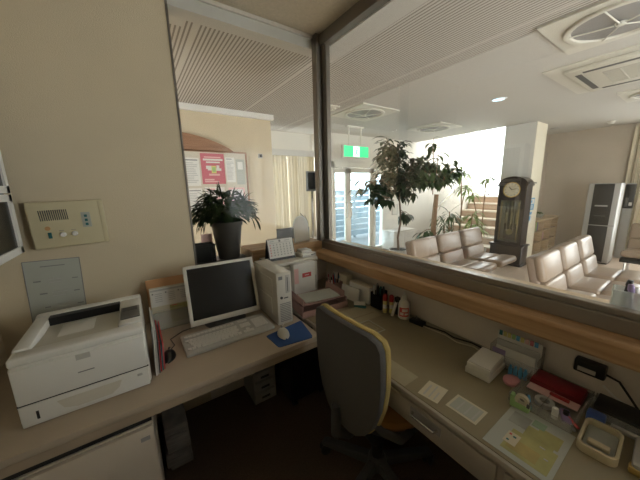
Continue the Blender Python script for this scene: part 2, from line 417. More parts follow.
# stairs
b = MB()
N = 7; rise = .165; run = .27
for i in range(N):
    x0 = 6.02 + i*run
    x1 = 6.02 + N*run if i < N-1 else 8.08
    b.mat(M['step']); b.box(x0, x0+run if i < N-1 else 8.05, 2.385, 3.73, 0, (i+1)*rise-.03)
    b.mat(M['step_nose']); b.box(x0-.02, x0+run-.001 if i < N-1 else 8.05, 2.385, 3.73, (i+1)*rise-.03, (i+1)*rise)
o = b.build('staircase'); tag(o, 'beige staircase with pale nosings rising behind the tall clock', 'stairs')
t = thing('upper_handrail', 'thin dark rail running diagonally across the bright stair window', 'handrail', (7.93, 3.1, 0))
MB().tube([(0, 1.10, 2.95), (0, .05, 1.95)], .013).build('rail', M['grey'], t); MB().tube([(0, .05, 1.16), (0, .05, 3.6)], .013).build('post', M['grey'], t)
# stair side wall with handrail
b = MB(); b.prism([(5.95, 0), (8.05, 0), (8.05, 2.0), (7.9, 2.0), (5.95, .80)], 3.75, 3.85, 'y'); struct('wall_stair_side', b, M['wall_w'])
t = thing('stair_handrail', 'thin grey handrail sloping up along the stairs', 'handrail', (0, 0, 0))
MB().tube([(5.95, 3.72, .95), (7.9, 3.72, 2.15)], .018).build('rail', M['steel'], t)
for x in (6.1, 6.7, 7.3, 7.85): MB().tube([(x, 3.72, .95+(x-5.95)*.6154), (x, 3.76, .95+(x-5.95)*.6154-.14)], .01).build('bracket', M['steel'], t)

# entrance: doors
def entrance():
    b = MB()
    b.box(3.26, 3.31, 4.28, 4.36, 0, 1.97); b.box(4.69, 4.75, 4.28, 4.36, 0, 1.97); b.box(3.26, 4.75, 4.28, 4.36, 1.86, 1.97); b.box(4.40, 4.47, 4.28, 4.36, 0, 1.97)
    b.box(4.47, 4.69, 4.29, 4.35, .0, .12); b.box(4.47, 4.69, 4.29, 4.35, 1.72, 1.86)
    struct('trim_9', b, M['doorframe'], bevel=.004)
    sbox('window_5', M['glass_door'], 4.47, 4.69, 4.315, 4.322, .12, 1.72)
    for k, (x0, x1, hx) in enumerate(((3.31, 3.675, 3.63), (3.675, 4.40, 3.73))):
        b = MB().mat(M['doorframe']); w = .075
        b.box(x0, x0+w*(.4 if k == 0 else 1), 4.30, 4.34, .01, 1.855); b.box(x1-w*(1 if k == 0 else 1.3), x1, 4.30, 4.34, .01, 1.855)
        b.box(x0, x1, 4.30, 4.34, 1.76, 1.855); b.box(x0, x1, 4.30, 4.34, .01, .14)
        b.mat(M['glass_door']); b.box(x0+.03, x1-.06, 4.318, 4.324, .14, 1.76)
        d = struct('door_%d' % (k+1), b)
        MB().tube([(hx, 4.30, .85), (hx, 4.26, .87), (hx, 4.26, 1.15), (hx, 4.30, 1.17)], .011).build('door_handle', M['steel'], d)
entrance()
# slatted blue-white fence and ground outside the entrance
b = MB()
for i in range(8): b.box(2.9, 8.2, 6.0, 6.04, .05+i*.17, .20+i*.17)
for x in (3.0, 4.2, 5.4): b.box(x, x+.06, 6.04, 6.1, -.02, 1.4)
o = b.build('slat_fence', mat('pale_blue_fence', (.17, .21, .24), .6)); tag(o, 'pale blue slatted fence seen through the glass entrance doors', 'fence')
sbox('ground_outside', mat('pale_concrete', (.42, .41, .40), .8), 1.6, 9, 5.66, 12, -.15, -.05) if False else sbox('ground_outside', mat('pale_concrete', (.12, .12, .12), .8), 3.27, 12, 4.43, 12, -.15, -.02)

# curtains
def curtain(name, label, x0, x1, y, z0, z1, folds, amp=.035, axis='x', m='curtain', seed=1):
    rr = random.Random(seed); ph = [rr.uniform(-.5, .5) for _ in range(8)]
    def fn(u, v):
        a = x0+(x1-x0)*u
        w = amp*(.6+.4*v)*math.sin(2*math.pi*folds*u + .8*math.sin(5*u+ph[0]) + .4*math.sin(13*u+ph[1])) + .3*amp*math.sin(2*math.pi*folds*2.3*u+ph[2])
        z = z1+(z0-z1)*v
        return (a, y+w, z) if axis == 'x' else (y+w, a, z)
    b = MB(); b.grid(fn, folds*12, 3)
    return tag(b.build(name, M[m]), label, 'curtain')
curtain('curtain', 'cream pleated curtain hanging beyond the left glass pane', 1.80, 2.42, 4.55, .50, 2.09, 8, .045)
curtain('curtain', 'cream curtain half hidden by the metal corner post', 2.43, 3.01, 4.55, .50, 2.09, 8, .045, seed=4)
sbox('trim_10', M['white'], 1.76, 3.03, 4.44, 4.48, 2.06, 2.16)
curtain('lace_curtain', 'sheer curtain across the unseen, added side window', 1.62, 4.2, -1.93, .38, 2.34, 30, .02, m='lace', seed=12)
curtain('curtain', 'cream curtain gathered at the end of the unseen, added side window', 3.5, 4.3, -1.80, .30, 2.36, 12, .03, seed=13)
# window by the water cooler
b = MB()
for y in (.70, -.35, -1.42): b.box(7.78, 7.82, y, y+.05, .18, 2.42)
b.box(7.78, 7.82, -1.42, .75, .18, .24); b.box(7.78, 7.82, -1.42, .75, 2.37, 2.42)
struct('window_6', b, M['alu'])
curtain('curtain', 'beige drawn-back curtain beside the water dispenser',   .46, 1.0, 7.69, .12, 2.44, 6, .035, axis='y', seed=8)
curtain('lace_curtain', 'sheer white curtain at the far right window', -1.40, .45, 7.70, .12, 2.44, 22, .03, axis='y', m='lace', seed=9)

# notice board with its arch
def paper_marks(b, T, w, h, marks, e=.0012):
    for k, (u0, v0, u1, v1, m) in enumerate(marks):
        b.mat(M[m]); b.box(u0*w, u1*w, -e-.0004*k, 0, v0*h, v1*h, T)
def text_lines(u0, u1, v0, v1, n, m='lprint', seed=0, fill=.45):
    rr = random.Random(seed); o = []; s = (v1-v0)/n
    for i in range(n):
        v = v1-(i+1)*s; e = u0+(u1-u0)*rr.uniform(.55, 1)
        o.append((u0, v+s*.25, e, v+s*(.25+fill), m))
    return o
t = thing('notice_board', 'wide notice board with brown arched top beyond the left glass', 'notice board', (.40, 3.75, 1.2))
MB().box(-.95, .945, -.03, 0, 0, .755).build('board_panel', mat('pale_pinboard', (.60, .55, .46), .9, var=.04, scale=30), t)
b = MB(); pts = [(-.80, .765)] + [(-.80+1.6*i/24, .765+.215*math.sin(math.pi*i/24)**.75) for i in range(1, 24)] + [(.80, .765)]
b.prism(pts, -.045, 0, 'y'); b.build('arch_header', M['arch'], t)
b = MB(); b.box(-.965, .96, -.045, 0, .755, .775); b.box(.94, .96, -.045, 0, 0, .755); b.box(-.965, -.945, -.045, 0, 0, .755); b.box(-.965, .96, -.045, 0, -.02, 0)
b.build('frame', M['arch'], t)
def poster(x, z, w, h, base, marks, label, group=None, y=3.718, cat='poster', rz=0):
    b = MB().mat(M[base]); b.box(0, w, -.001, 0, 0, h)
    paper_marks(b, TR((0, -.001, 0)), w, h, marks)
    o = b.build('poster' if cat == 'poster' else 'notice_sheet', None, None, (x, y, z)); o.rotation_euler = (0, rz, 0)
    return tag(o, label, cat, group)
poster(.765, 1.56, .29, .38, 'pink',
       [(.15,.86,.85,.90,'lpink'),(.10,.77,.93,.83,'paper'),(.22,.69,.80,.74,'paper'),(.2,.50,.42,.60,'paper'),(.26,.45,.48,.52,'paper'),(.60,.44,.84,.52,'paper'),(.64,.50,.76,.62,'paper'),
        (.42,.36,.62,.60,'yellow'),(.45,.40,.59,.56,'green'),(.30,.28,.75,.34,'lpink'),(.1,.12,.5,.17,'lpink'),(.1,.06,.7,.1,'lpink')],
       'bright pink poster pinned in the middle of the notice board')
poster(.575, 1.54, .17, .34, 'paper', [(.1,.90,.9,.94,'print')]+text_lines(.1,.9,.1,.85,12,seed=1), 'white printed sheet left of the pink poster, upper one', cat='notice')
poster(1.07, 1.58, .12, .32, 'paper', [(.1,.92,.7,.95,'print')]+text_lines(.1,.9,.1,.85,14,seed=2), 'narrow white sheet just right of the pink poster', cat='notice')
poster(1.205, 1.55, .115, .33, 'gpaper', [(.2,.6,.8,.9,'paper')]+text_lines(.1,.9,.1,.5,6,seed=3), 'grey green sheet at the right end of the notice board', cat='notice')
poster(.58, 1.22, .17, .29, 'paper', [(.1,.88,.9,.92,'print')]+text_lines(.1,.9,.1,.82,10,seed=4), 'white sheet low on the notice board left of the potted plant', cat='notice')
poster(.78, 1.22, .25, .30, 'paper', [(.1,.85,.5,.95,'lpink'),(.55,.1,.9,.6,'lpink')]+text_lines(.1,.5,.1,.8,9,seed=5), 'white and pink leaflet half hidden behind the plant leaves', cat='notice')
poster(1.08, 1.27, .22, .24, 'lpink', [(.1,.3,.9,.9,'paper')]+text_lines(.15,.85,.35,.85,5,seed=6), 'pale pink sheet low right on the notice board', cat='notice')
t = thing('wall_sensor', 'small dark square sensor on the wall beside the notice board', 'sensor', (1.57, 3.75, 1.94))
MB().box(-.03, .03, -.03, 0, -.03, .03, bev=.005).build('body', M['lgrey'], t); MB().box(-.018, .018, -.036, -.03, -.02, .02).build('face', M['black'], t)

# ceiling fittings
def diffuser(x, y, label, s=.34):
    t = thing('ceiling_diffuser', label, 'air vent', (x, y, WC), 0, 'square ceiling air diffusers')
    MB().box(-s, s, -s, s, -.015, 0).build('plate', M['diffuser'], t)
    r = s*.82
    b = MB(); b.lathe([(r-.035, -.030), (r-.012, -.035), (r, -.030), (r, -.016), (r-.04, -.016), (r-.035, -.030)], n=40); b.build('ring', M['diffuser'], t)
    MB().lathe([(.001, -.018), (r-.04, -.018), (r-.04, -.016), (.001, -.016)], n=40).build('recess', M['grey'], t)
    for k in range(5):
        a = 2*math.pi*k/5+.5
        MB().tube([(0.03*math.cos(a), .03*math.sin(a), -.04), ((r-.02)*math.cos(a), (r-.02)*math.sin(a), -.03)], .0045).build('spoke', M['diffuser'], t)
    MB().lathe([(.001, -.046), (.022, -.046), (.03, -.03), (.001, -.03)], n=20).build('hub', M['diffuser'], t)
    return t
diffuser(2.84, 2.97, 'square ceiling diffuser above the leafy tree nearest the door')
diffuser(4.67, 3.08, 'square ceiling diffuser nearest the stair window')
diffuser(2.72, .50, 'largest square ceiling diffuser at the top right')
diffuser(5.25, .50, 'square ceiling diffuser beyond the air conditioner')
diffuser(2.26, 2.98, 'smallest ceiling vent, right beside the corner post', .085)
t = thing('ceiling_air_conditioner', 'cream ceiling cassette air conditioner with central grille', 'air conditioner', (3.92, .52, WC))
MB().box(-.58, .58, -.58, .575, -.012, 0).build('surround_plate', M['diffuser'], t)
MB().box(-.47, .47, -.47, .44, -.045, -.012, bev=.012).build('panel', M['diffuser'], t)
for rz, in ((0,), (90,), (180,), (270,)):
    b = MB(); pts = [(-.30, .40, -.052), (-.33, .385, -.050), (.33, .385, -.050), (.30, .40, -.052)]
    b.box(-.33, .33, .350, .395, -.047, -.040); b.build('air_slot', M['dgrey'], t, rot=(0, 0, R(rz)))
b = MB(); b.mat(mat('olive_grey_grille', (.20, .17, .115), .7)); b.box(-.23, .23, -.23, .23, -.047, -.044); b.mat(M['diffuser'])
for i in range(23): b.box(-.23+i*.02, -.226+i*.02, -.23, .23, -.050, -.047)
for i in range(3): b.box(-.23, .23, -.118+i*.115, -.110+i*.115, -.052, -.047)
b.build('grille', None, t)
t = thing('recessed_downlight', 'small lit bluish-white downlight in the waiting room ceiling', 'ceiling light', (3.88, 1.69, WC))
MB().lathe([(.055, -.008), (.085, -.008), (.09, 0), (.055, 0), (.055, -.008)], n=28).build('rim', M['white'], t); MB().lathe([(.001, -.014), (.05, -.012), (.068, -.006), (.068, -.001), (.001, -.001)], n=24).build('lens', M['lamp'], t)
t = thing('smoke_detector', 'round white smoke detector near the far curtain', 'smoke detector', (7.1, 1.22, WC))
MB().lathe([(.001, -.045), (.035, -.045), (.05, -.02), (.06, -.015), (.06, 0), (.001, 0)], n=24).build('housing', M['white'], t)
t = thing('ceiling_sensor', 'flat round ceiling sensor in front of the shelf wall', 'sensor', (6.9, 1.95, WC))
MB().lathe([(.001, -.02), (.05, -.02), (.07, 0), (.001, 0)], n=20).build('housing', M['lgrey'], t)
# exit sign
t = thing('exit_sign', 'green emergency exit sign with running figure above the entrance doors', 'exit sign', (3.33, 3.70, 1.975))
b = MB(); b.box(-.30, .30, -.03, .03, 0, .21, bev=.006); b.build('housing', M['white'], t)
b = MB().mat(M['exit_green']); b.box(-.285, .285, -.034, -.030, .015, .195)
b.mat(M['exit_white']); b.box(-.075, .065, -.036, -.034, .02, .19)
b.mat(M['exit_green'])                                                   # running figure inside the doorway
def T3(x, z, a): return TR((x, -.036, z), ry=a)
b.lathe([(.001, -.001), (.012, -.001), (.012, .001), (.001, .001)], n=12, T=TR((.012, -.037, .158), rx=R(90)))
b.box(-.010, .010, -.002, 0, -.035, .03, T3(-.0, .112, R(14))); b.box(-.007, .007, -.002, 0, -.05, 0, T3(-.006, .08, R(42))); b.box(-.007, .007, -.002, 0, -.05, 0, T3(-.002, .08, R(-38)))
b.box(-.005, .005, -.002, 0, -.04, 0, T3(0, .138, R(60))); b.box(-.005, .005, -.002, 0, -.04, 0, T3(.006, .138, R(-60)))
b.build('lit_panel', None, t)
b = MB(); b.box(-.16, -.14, -.01, .01, .21, WC-1.975); b.box(.12, .14, -.01, .01, .21, WC-1.975); b.box(-.2, .18, -.03, .03, WC-1.975-.02, WC-1.975); b.build('hanger', M['doorframe'], t)

# ================================================================== WAITING ROOM THINGS
def make_seat():
    t = thing('waiting_chair', '', 'chair', (0, 0, 0))
    # local: front toward -y, width .54 along x
    def pad(w, d0, d1, z0, z1, T, name, bulge=.025):
        b = MB(); b.box(-w/2, w/2, d0, d1, z0, z1, T, bev=.035, seg=4); return b
    W = .52
    Ts = TR((0, 0, .355), rx=R(-3))
    b = MB().mat(M['vinyl']); b.box(-W/2, W/2, -.22, .03, -.05, .05, Ts, bev=.035, seg=4); b.box(-W/2, W/2, -.44, -.215, -.045, .055, Ts, bev=.04, seg=4)
    b.build('seat', None, t)
    Tb = TR((0, 0, .36), rx=R(-14))
    b = MB().mat(M['vinyl']); b.box(-W/2+.01, W/2-.01, -.01, .08, .0, .205, Tb, bev=.03, seg=4); b.box(-W/2, W/2, .0, .09, .20, .46, Tb, bev=.04, seg=4)
    b.build('backrest', None, t)
    b = MB().mat(M['vinyl_side']); b.box(-W/2+.005, W/2-.005, .055, .145, .02, .452, Tb, bev=.03, seg=3); b.build('back_shell', None, t)
    return t
seat0 = make_seat()
def frame_row(x0, x1, y, label):
    t = thing('chair_beam', label, 'chair frame', ((x0+x1)/2, y, 0))
    w = (x1-x0)/2
    MB().box(-w, w, -.17, -.12, .24, .29).build('beam', M['dgrey'], t)
    for s in (-w+.2, w-.2):
        b = MB(); b.box(s-.02, s+.02, -.165, -.125, .03, .25); b.box(s-.025, s+.025, -.42, .14, .0, .03, bev=.008); b.build('leg', M['steel'], t)
row1 = [(3.08, 'leftmost seat of the three linked beige seats by the trees'), (3.67, 'middle seat of the three linked beige seats by the trees'), (4.29, 'right seat of the linked beige trio, nearest the tall clock')]
first = True
for x, l in row1:
    if first:
        c = seat0; c.location = (x, 1.96, 0); c['label'] = l; c['group'] = 'beige seats by the trees'; first = False
    else: c = dup(seat0, (x, 1.96, 0), 0, l, 'beige seats by the trees')
frame_row(2.83, 4.6, 1.96, 'metal beam and legs under the seats by the trees')
for x, l in ((3.32, 'nearest seat of the linked beige trio at the right'), (3.93, 'middle seat of the linked beige trio at the right'), (4.56, 'farthest seat of the linked beige trio at the right')):
    dup(seat0, (x, .72, 0), 0, l, 'beige seats at the right')
frame_row(3.06, 4.82, .72, 'metal beam and legs under the right-hand seats')
dup(seat0, (6.45, .44, 0), R(-90), 'single beige chair at the right edge, right of the water dispenser', None)
t = thing('chair_pedestal', 'dark frame under the beige chair by the window', 'chair frame', (6.45, .44, 0), R(-90))
MB().box(-.26, .26, -.38, .05, .24, .29).build('seat_frame', M['black'], t)
for sx in (-.2, .2):
    MB().tube([(sx, -.33, .25), (sx, -.36, 0)], .014).build('leg', M['steel'], t); MB().tube([(sx, .0, .25), (sx, .03, 0)], .014).build('leg', M['steel'], t)

# grandfather clock: front faces -x
t = thing('grandfather_clock', 'tall black grandfather clock with arched hood beside the pillar', 'clock', (5.66, 2.05, 0))
b = MB(); b.box(-.16, .16, -.27, .28, 0, .05, bev=.008); b.box(-.145, .15, -.25, .26, .05, .36, bev=.006); b.box(-.16, .16, -.27, .28, .355, .385, bev=.008); b.build('base', M['clockwood'], t)
b = MB()
b.box(-.12, .14, -.215, -.16, .385, 1.44); b.box(-.12, .14, .16, .215, .385, 1.44); b.box(.12, .14, -.2, .2, .385, 1.44); b.box(-.12, .14, -.2, .2, .385, .43)
b.build('case', M['clockwood'], t)
arch = [(-.225, 1.42), (-.225, 1.45)] + [(-.225*math.cos(math.pi*i/20), 1.45+.14*math.sin(math.pi*i/20)) for i in range(1, 20)] + [(.225, 1.45), (.225, 1.42)]
b = MB(); b.prism(arch, -.13, .145, 'x'); b.box(-.14, .15, -.235, -.2, 1.425, 1.455); b.box(-.14, .15, .2, .235, 1.425, 1.455); b.box(-.155, .155, -.26, -.215, 1.46, 1.48)
b.box(-.12, .0, -.165, .165, 1.17, 1.43)
b.build('hood', M['clockwood'], t)
TD = TR((-.134, 0, 1.36), ry=R(-90))
dl = MB().mat(M['dial']); dl.lathe([(.001, 0), (.125, 0), (.125, .006), (.001, .006)], T=TD, n=36)
dl.mat(M['print'])
for k in range(12):
    a = 2*math.pi*k/12; dl.box(.088, .112, -.005, .005, .006, .008, TD @ Matrix.Rotation(a, 4, 'Z'))
dial = dl.build('dial', None, t)
b = MB().mat(M['black']); b.box(-.005, .065, -.005, .005, .009, .011, TD @ Matrix.Rotation(R(40), 4, 'Z')); b.box(-.005, .095, -.003, .003, .011, .013, TD @ Matrix.Rotation(R(-75), 4, 'Z')); b.build('hands', None, dial)
b = MB(); b.lathe([(.118, 0), (.135, 0), (.135, .012), (.118, .012), (.118, 0)], T=TD, n=36); b.build('bezel', M['brass'], dial)
MB().box(-.126, -.122, -.16, .16, .43, 1.18).build('door_glass', M['clock_glass'], t)
b = MB(); b.box(-.05, -.045, -.006, .006, .62, 1.17); b.lathe([(.001, 0), (.055, 0), (.055, .01), (.001, .01)], T=TR((-.055, 0, .60), ry=R(-90)), n=24); b.build('pendulum', M['brass'], t)
for y in (-.12, -.05, .05, .12): MB().cyl((-.06, y, .62), (-.06, y, 1.15), .007, n=8).build('chime_tube', M['steel'], t)
for y in (-.085, .085, 0.0): MB().cyl((-.02, y, .75), (-.02, y, .95), .02, n=12).cyl((-.02, y, .95), (-.02, y, 1.17), .003, n=6).build('weight', M['brass'], t)
b = MB(); b.box(-.125, -.12, -.14, -.13, .45, 1.15); b.box(-.125, -.12, .13, .14, .45, 1.15); b.build('door_inlay', M['brass'], t)

# notices on the pillar
def wall_sheet(name, loc, w, h, base, marks, label, cat, rz=0):
    b = MB().mat(M[base]); b.box(0, w, -.001, 0, 0, h); paper_marks(b, TR((0, -.001, 0)), w, h, marks)
    o = b.build(name, None, None, loc); o.rotation_euler = (0, 0, rz); return tag(o, label, cat)
wall_sheet('notice_sheet', (5.93, 1.894, .98), .22, .22, 'bluep', [(.1,.5,.9,.9,'paper'),(.2,.6,.5,.8,'bluep')]+text_lines(.1,.9,.1,.45,4,'paper',seed=3), 'blue and white notice taped to the cream pillar edge, upper', 'notice')
wall_sheet('notice_sheet', (5.90, 1.894, .74), .20, .22, 'paper', [(.1,.7,.9,.92,'bluep'),(.3,.2,.7,.6,'bluep')], 'white notice with blue print on the pillar, lower', 'notice')
t = thing('framed_picture', 'small framed picture on the wall above the oak shelf', 'picture', (7.20, 2.25, 1.42))
b = MB(); b.box(0, .26, -.02, 0, 0, .02); b.box(0, .26, -.02, 0, .38, .40); b.box(0, .02, -.02, 0, 0, .4); b.box(.24, .26, -.02, 0, 0, .4); b.build('frame', M['white'], t)
MB().box(.02, .24, -.012, 0, .02, .38).build('print', mat('pale_watercolour', (.55, .55, .48), .7, var=.2, scale=8), t)
# shelf
t = thing('open_shelf', 'low oak open shelf unit against the wall behind the clock', 'shelf', (6.36, 1.90, 0))
b = MB(); b.box(0, 1.36, -.02, .345, .715, .75); b.build('top', M['oak_light'], t)
b = MB()
for x in (0, .44, .88, 1.31): b.box(x, x+.025, 0, .34, 0, .715)
b.box(0, 1.335, .325, .34, 0, .715); b.build('carcass', M['oak_light'], t)
for z in (.05, .27, .49): MB().box(.025, 1.31, .01, .325, z, z+.02).build('shelf_board', M['oak_light'], t)
rr = random.Random(3)
for i in range(5):
    x = 6.44+i*.068
    o = MB().box(-.025, .025, -.1, .1, 0, .17).build('book', M[['redp', 'bluep', 'cpaper', 'green', 'purple'][i]], None, (x, 2.06, .512)); tag(o, None, 'book', 'books on the oak shelf')
    o['label'] = ['red', 'blue', 'cream', 'green', 'purple'][i] + '-spined book standing on the upper oak shelf'
for i in range(4):
    x = 6.88+i*.066
    o = MB().box(-.022, .022, -.1, .1, 0, .15).build('book', M[['paper', 'orange', 'gpaper', 'lpink'][i]], None, (x, 2.06, .292)); tag(o, ['white', 'orange', 'grey', 'pink'][i] + '-spined book standing on the middle oak shelf', 'book', 'books on the oak shelf')
t = thing('ornament_basket', 'small dark basket with flowers on the oak shelf top', 'basket', (7.0, 2.05, .75))
MB().lathe([(.05, 0), (.09, .07), (.085, .07), (.05, .01), (.001, .01)], n=20).build('bowl', M['gpaper'], t)
b = MB()
for i in range(14):
    a = rr.uniform(0, 6.28); q = rr.uniform(0, .06); b.lathe([(.001, -.015), (.018, 0), (.001, .015)], (q*math.cos(a), q*math.sin(a), .08+rr.uniform(0, .03)), n=8)
b.build('flowers', M['leaf2'], t)
t = thing('tissue_box', 'white box on the shelf top next to the pillar', 'box', (6.62, 2.05, .75)); MB().box(-.06, .06, -.05, .05, 0, .13, bev=.006).build('body', M['white'], t); MB().grid(lambda u, v: (.03*(u-.5)*2, .012*math.sin(u*7), .13+.05*v*(1-.3*abs(u-.5))), 6, 3).build('tissue', M['paper'], t)

# water dispenser: front faces -x
t = thing('water_dispenser', 'tall silver and black water dispenser in front of the far wall', 'water dispenser', (6.98, 1.12, 0))
b = MB(); b.box(-.16, .18, -.20, .20, .02, 1.43, bev=.012); b.build('body', M['silver'], t)
b = MB(); b.box(-.172, -.158, -.125, .125, .70, 1.42, bev=.006); b.build('upper_panel', M['black'], t)
MB().box(-.172, -.158, -.125, .125, .04, .685, bev=.006).build('lower_panel', M['black'], t)
MB().box(-.178, -.171, -.08, .08, 1.03, 1.055).build('display', M['lgrey'], t)
MB().box(-.20, -.171, -.07, .07, .86, .875).build('drip_tray', M['dgrey'], t)
for z in (.70,): MB().box(-.163, -.158, -.20, -.13, z-.006, z).build('seam', M['dgrey'], t)
MB().box(-.15, .17, -.19, .19, 0, .03).build('plinth', M['black'], t)
# phone on the far wall edge
t = thing('wall_telephone', 'black telephone mounted by the far curtain', 'telephone', (7.595, .90, .96))
MB().box(-.03, .03, -.065, .065, 0, .44, bev=.01).build('body', M['black'], t); MB().box(-.05, -.03, .0, .045, .03, .2, bev=.008).build('handset', M['dgrey'], t); MB().box(-.034, -.03, -.05, -.01, .05, .11).build('keypad', M['white'], t)
MB().box(7.60, 7.625, .84, .96, 0, 1.42).build('service_post', M['silver']); tag(bpy.data.objects['service_post'], 'narrow silver post carrying the black wall telephone', 'post')

t = thing('dark_bench', 'dark low bench in front of the cream curtain beyond the left pane', 'bench', (2.28, 4.15, 0))
MB().box(-.34, .40, -.2, .18, .36, .50, bev=.03).build('seat', M['dgrey'], t); MB().box(-.34, .40, .10, .22, .42, .78, bev=.03).build('backrest', M['dgrey'], t)
for sx in (-.30, .33):
    for sy in (-.16, .14): MB().box(sx, sx+.03, sy, sy+.03, 0, .37).build('leg', M['black'], t)
t = thing('wall_panel', 'dark upright panel at the right end of the cream curtain', 'panel', (2.76, 4.28, 1.42))
MB().box(-.10, .12, -.02, .02, 0, .36, bev=.004).build('panel', M['dgrey'], t); MB().box(-.08, .10, -.024, -.02, .03, .33).build('face', M['screen'], t); MB().box(-.01, .03, -.012, .012, -1.42, 0).build('stand_post', M['steel'], t); MB().box(-.10, .12, -.12, .12, -1.42, -1.40).build('foot', M['grey'], t)
# white bench/planter box by the entry wall
t = thing('low_cabinet', 'low white cabinet against the wall right of the entrance', 'cabinet', (5.05, 4.10, 0))
MB().box(-.36, .36, -.16, .19, .05, .45, bev=.008).build('body', M['white'], t); MB().box(-.38, .38, -.18, .19, .45, .48, bev=.006).build('top', M['white'], t)
for sx in (-1, 1): MB().box(min(sx*.35, sx*.005), max(sx*.35, sx*.005), -.172, -.16, .07, .44, bev=.003).build('door', M['white'], t)
MB().box(-.33, .33, -.13, .17, 0, .05).build('plinth', M['grey'], t)
t = thing('wall_notice_frame', 'small framed notice on the wall right of the entrance', 'notice', (5.02, 4.30, .80))
MB().box(0, .20, -.012, 0, 0, .24, bev=.002).build('frame', M['lgrey'], t); MB().box(.015, .185, -.014, -.012, .015, .225).build('sheet', M['paper'], t)

# ---- plants
def leaf(b, base, d, L, W, droop, up=Vector((0, 0, 1)), seg=3, fold=.2):
    d = d.normalized(); side = d.cross(up)
    side = side.normalized() if side.length > 1e-3 else Vector((1, 0, 0))
    pts = []; p = Vector(base); dd = d.copy(); ws = [0.15, .85, 1, .0]
    rows = []
    for i in range(seg+1):
        w = [.12, .9, .8, .02][i] * W/2 if seg == 3 else W/2*math.sin(math.pi*(.08+.9*i/seg))
        n = side.cross(dd).normalized()
        rows.append((b._v(None, p-side*w+n*w*fold), b._v(None, p), b._v(None, p+side*w+n*w*fold)))
        dd = (dd + Vector((0, 0, -droop/seg))).normalized(); p = p + dd*L/seg
    for A, B in zip(rows, rows[1:]):
        for k in (0, 1):
            f = b.face([A[k], A[k+1], B[k+1], B[k]])
            if f: f.smooth = True
def rnd_dir(rr, zmin=-.2, zmax=.8):
    a = rr.uniform(0, 2*math.pi); z = rr.uniform(zmin, zmax); q = math.sqrt(max(0, 1-z*z)); return Vector((q*math.cos(a), q*math.sin(a), z))
def leafy_tree(name, label, loc, trunk, rads, twigs, leafL, leafW, lmat, bmat, pot, seed, nleaf=10, droop=1.2):
    rr = random.Random(seed); t = thing(name, label, 'potted tree', loc)
    MB().tube(trunk, rads).build('trunk', bmat, t)
    br = MB(); lf = MB()
    for (p0, p1) in twigs:
        p0 = Vector(p0); p1 = Vector(p1); mid = (p0+p1)/2 + Vector((0, 0, .04))
        br.tube([p0, mid, p1], [.009, .006, .004], n=6)
        for i in range(nleaf):
            u = .35+.65*i/(nleaf-1); p = p0.lerp(p1, u); d = (p1-p0).normalized()*.5 + rnd_dir(rr, -.5, .5)
            leaf(lf, p, d, leafL*rr.uniform(.7, 1.15), leafW*rr.uniform(.8, 1.1), droop*rr.uniform(.6, 1.4))
    br.build('branches', bmat, t); lf.build('leaves', lmat, t)
    pr, ph, pm = pot
    p = MB().lathe([(pr*.7, 0), (pr, ph), (pr*.93, ph), (pr*.9, ph-.03), (.001, ph-.03)], n=28).build('pot', pm, t)
    MB().lathe([(.001, ph-.03), (pr*.9, ph-.03), (pr*.9, ph-.02), (.001, ph-.02)], n=24).build('soil', M['soil'], p)
    return t
def crown(rr, c, rx, ry, rz, n, root):
    o = []
    for i in range(n):
        d = rnd_dir(rr, -.75, 1); q = rr.uniform(.5, 1)
        tip = Vector((c[0]+d.x*rx*q, c[1]+d.y*ry*q, c[2]+d.z*rz*q)); r = Vector(root(rr)); st = r.lerp(tip, .35)
        o.append((st, tip))
    return o
rr = random.Random(21)
# tree 1, at (3.97, 3.2); crown z 1.1..2.4
tw = crown(rr, (-.30, 0, 1.50), .62, .5, .42, 38, lambda r: (-.02, 0, r.uniform(1.1, 1.6))) + crown(rr, (-.18, 0, 2.08), .28, .26, .34, 15, lambda r: (-.12, 0, 1.75)) + crown(rr, (.32, 0, 1.72), .46, .4, .32, 20, lambda r: (.1, 0, 1.4)) + [((.02, 0, 1.0), (.22, -.05, .95)), ((.02, 0, 1.05), (.3, .1, .88))]
leafy_tree('rubber_tree', 'dark leafy potted tree with thin curved stem beyond the glass', (3.95, 3.2, 0),
           [(0, 0, .30), (-.03, 0, .55), (.04, 0, .85), (0, 0, 1.15), (-.08, 0, 1.6), (-.15, 0, 2.1)], [.022, .02, .018, .016, .012, .006], tw, .22, .085, M['leaf'], M['bark'], (.18, .33, M['pot_w']), 5, nleaf=10)
# tree 2, at (4.74, 3.0): thick sawn stump with side shoots
tw = crown(rr, (-.35, .05, 1.78), .42, .35, .34, 20, lambda r: (-.05, 0, 1.4)) + crown(rr, (.22, 0, 1.72), .34, .3, .32, 16, lambda r: (.1, 0, 1.4)) + [((-.1, 0, 1.3), (-.17, 0, 2.3)), ((-.12, 0, 1.8), (-.2, 0, 2.2)), ((.05, 0, 1.35), (.62, 0, 1.75)), ((-.02, 0, .62), (-.38, 0, .62)), ((-.02, 0, .55), (-.3, .1, .5)), ((.03, 0, .7), (.2, 0, .85))]
leafy_tree('dragon_tree', 'potted tree with thick sawn-off brown trunk and drooping leaves', (4.73, 3.0, 0),
           [(0, 0, .28), (-.02, 0, .7), (0, 0, 1.05), (.02, 0, 1.30)], [.052, .048, .044, .040], tw, .24, .08, M['leaf2'], M['bark2'], (.2, .3, M['pot']), 9, nleaf=8, droop=1.6)
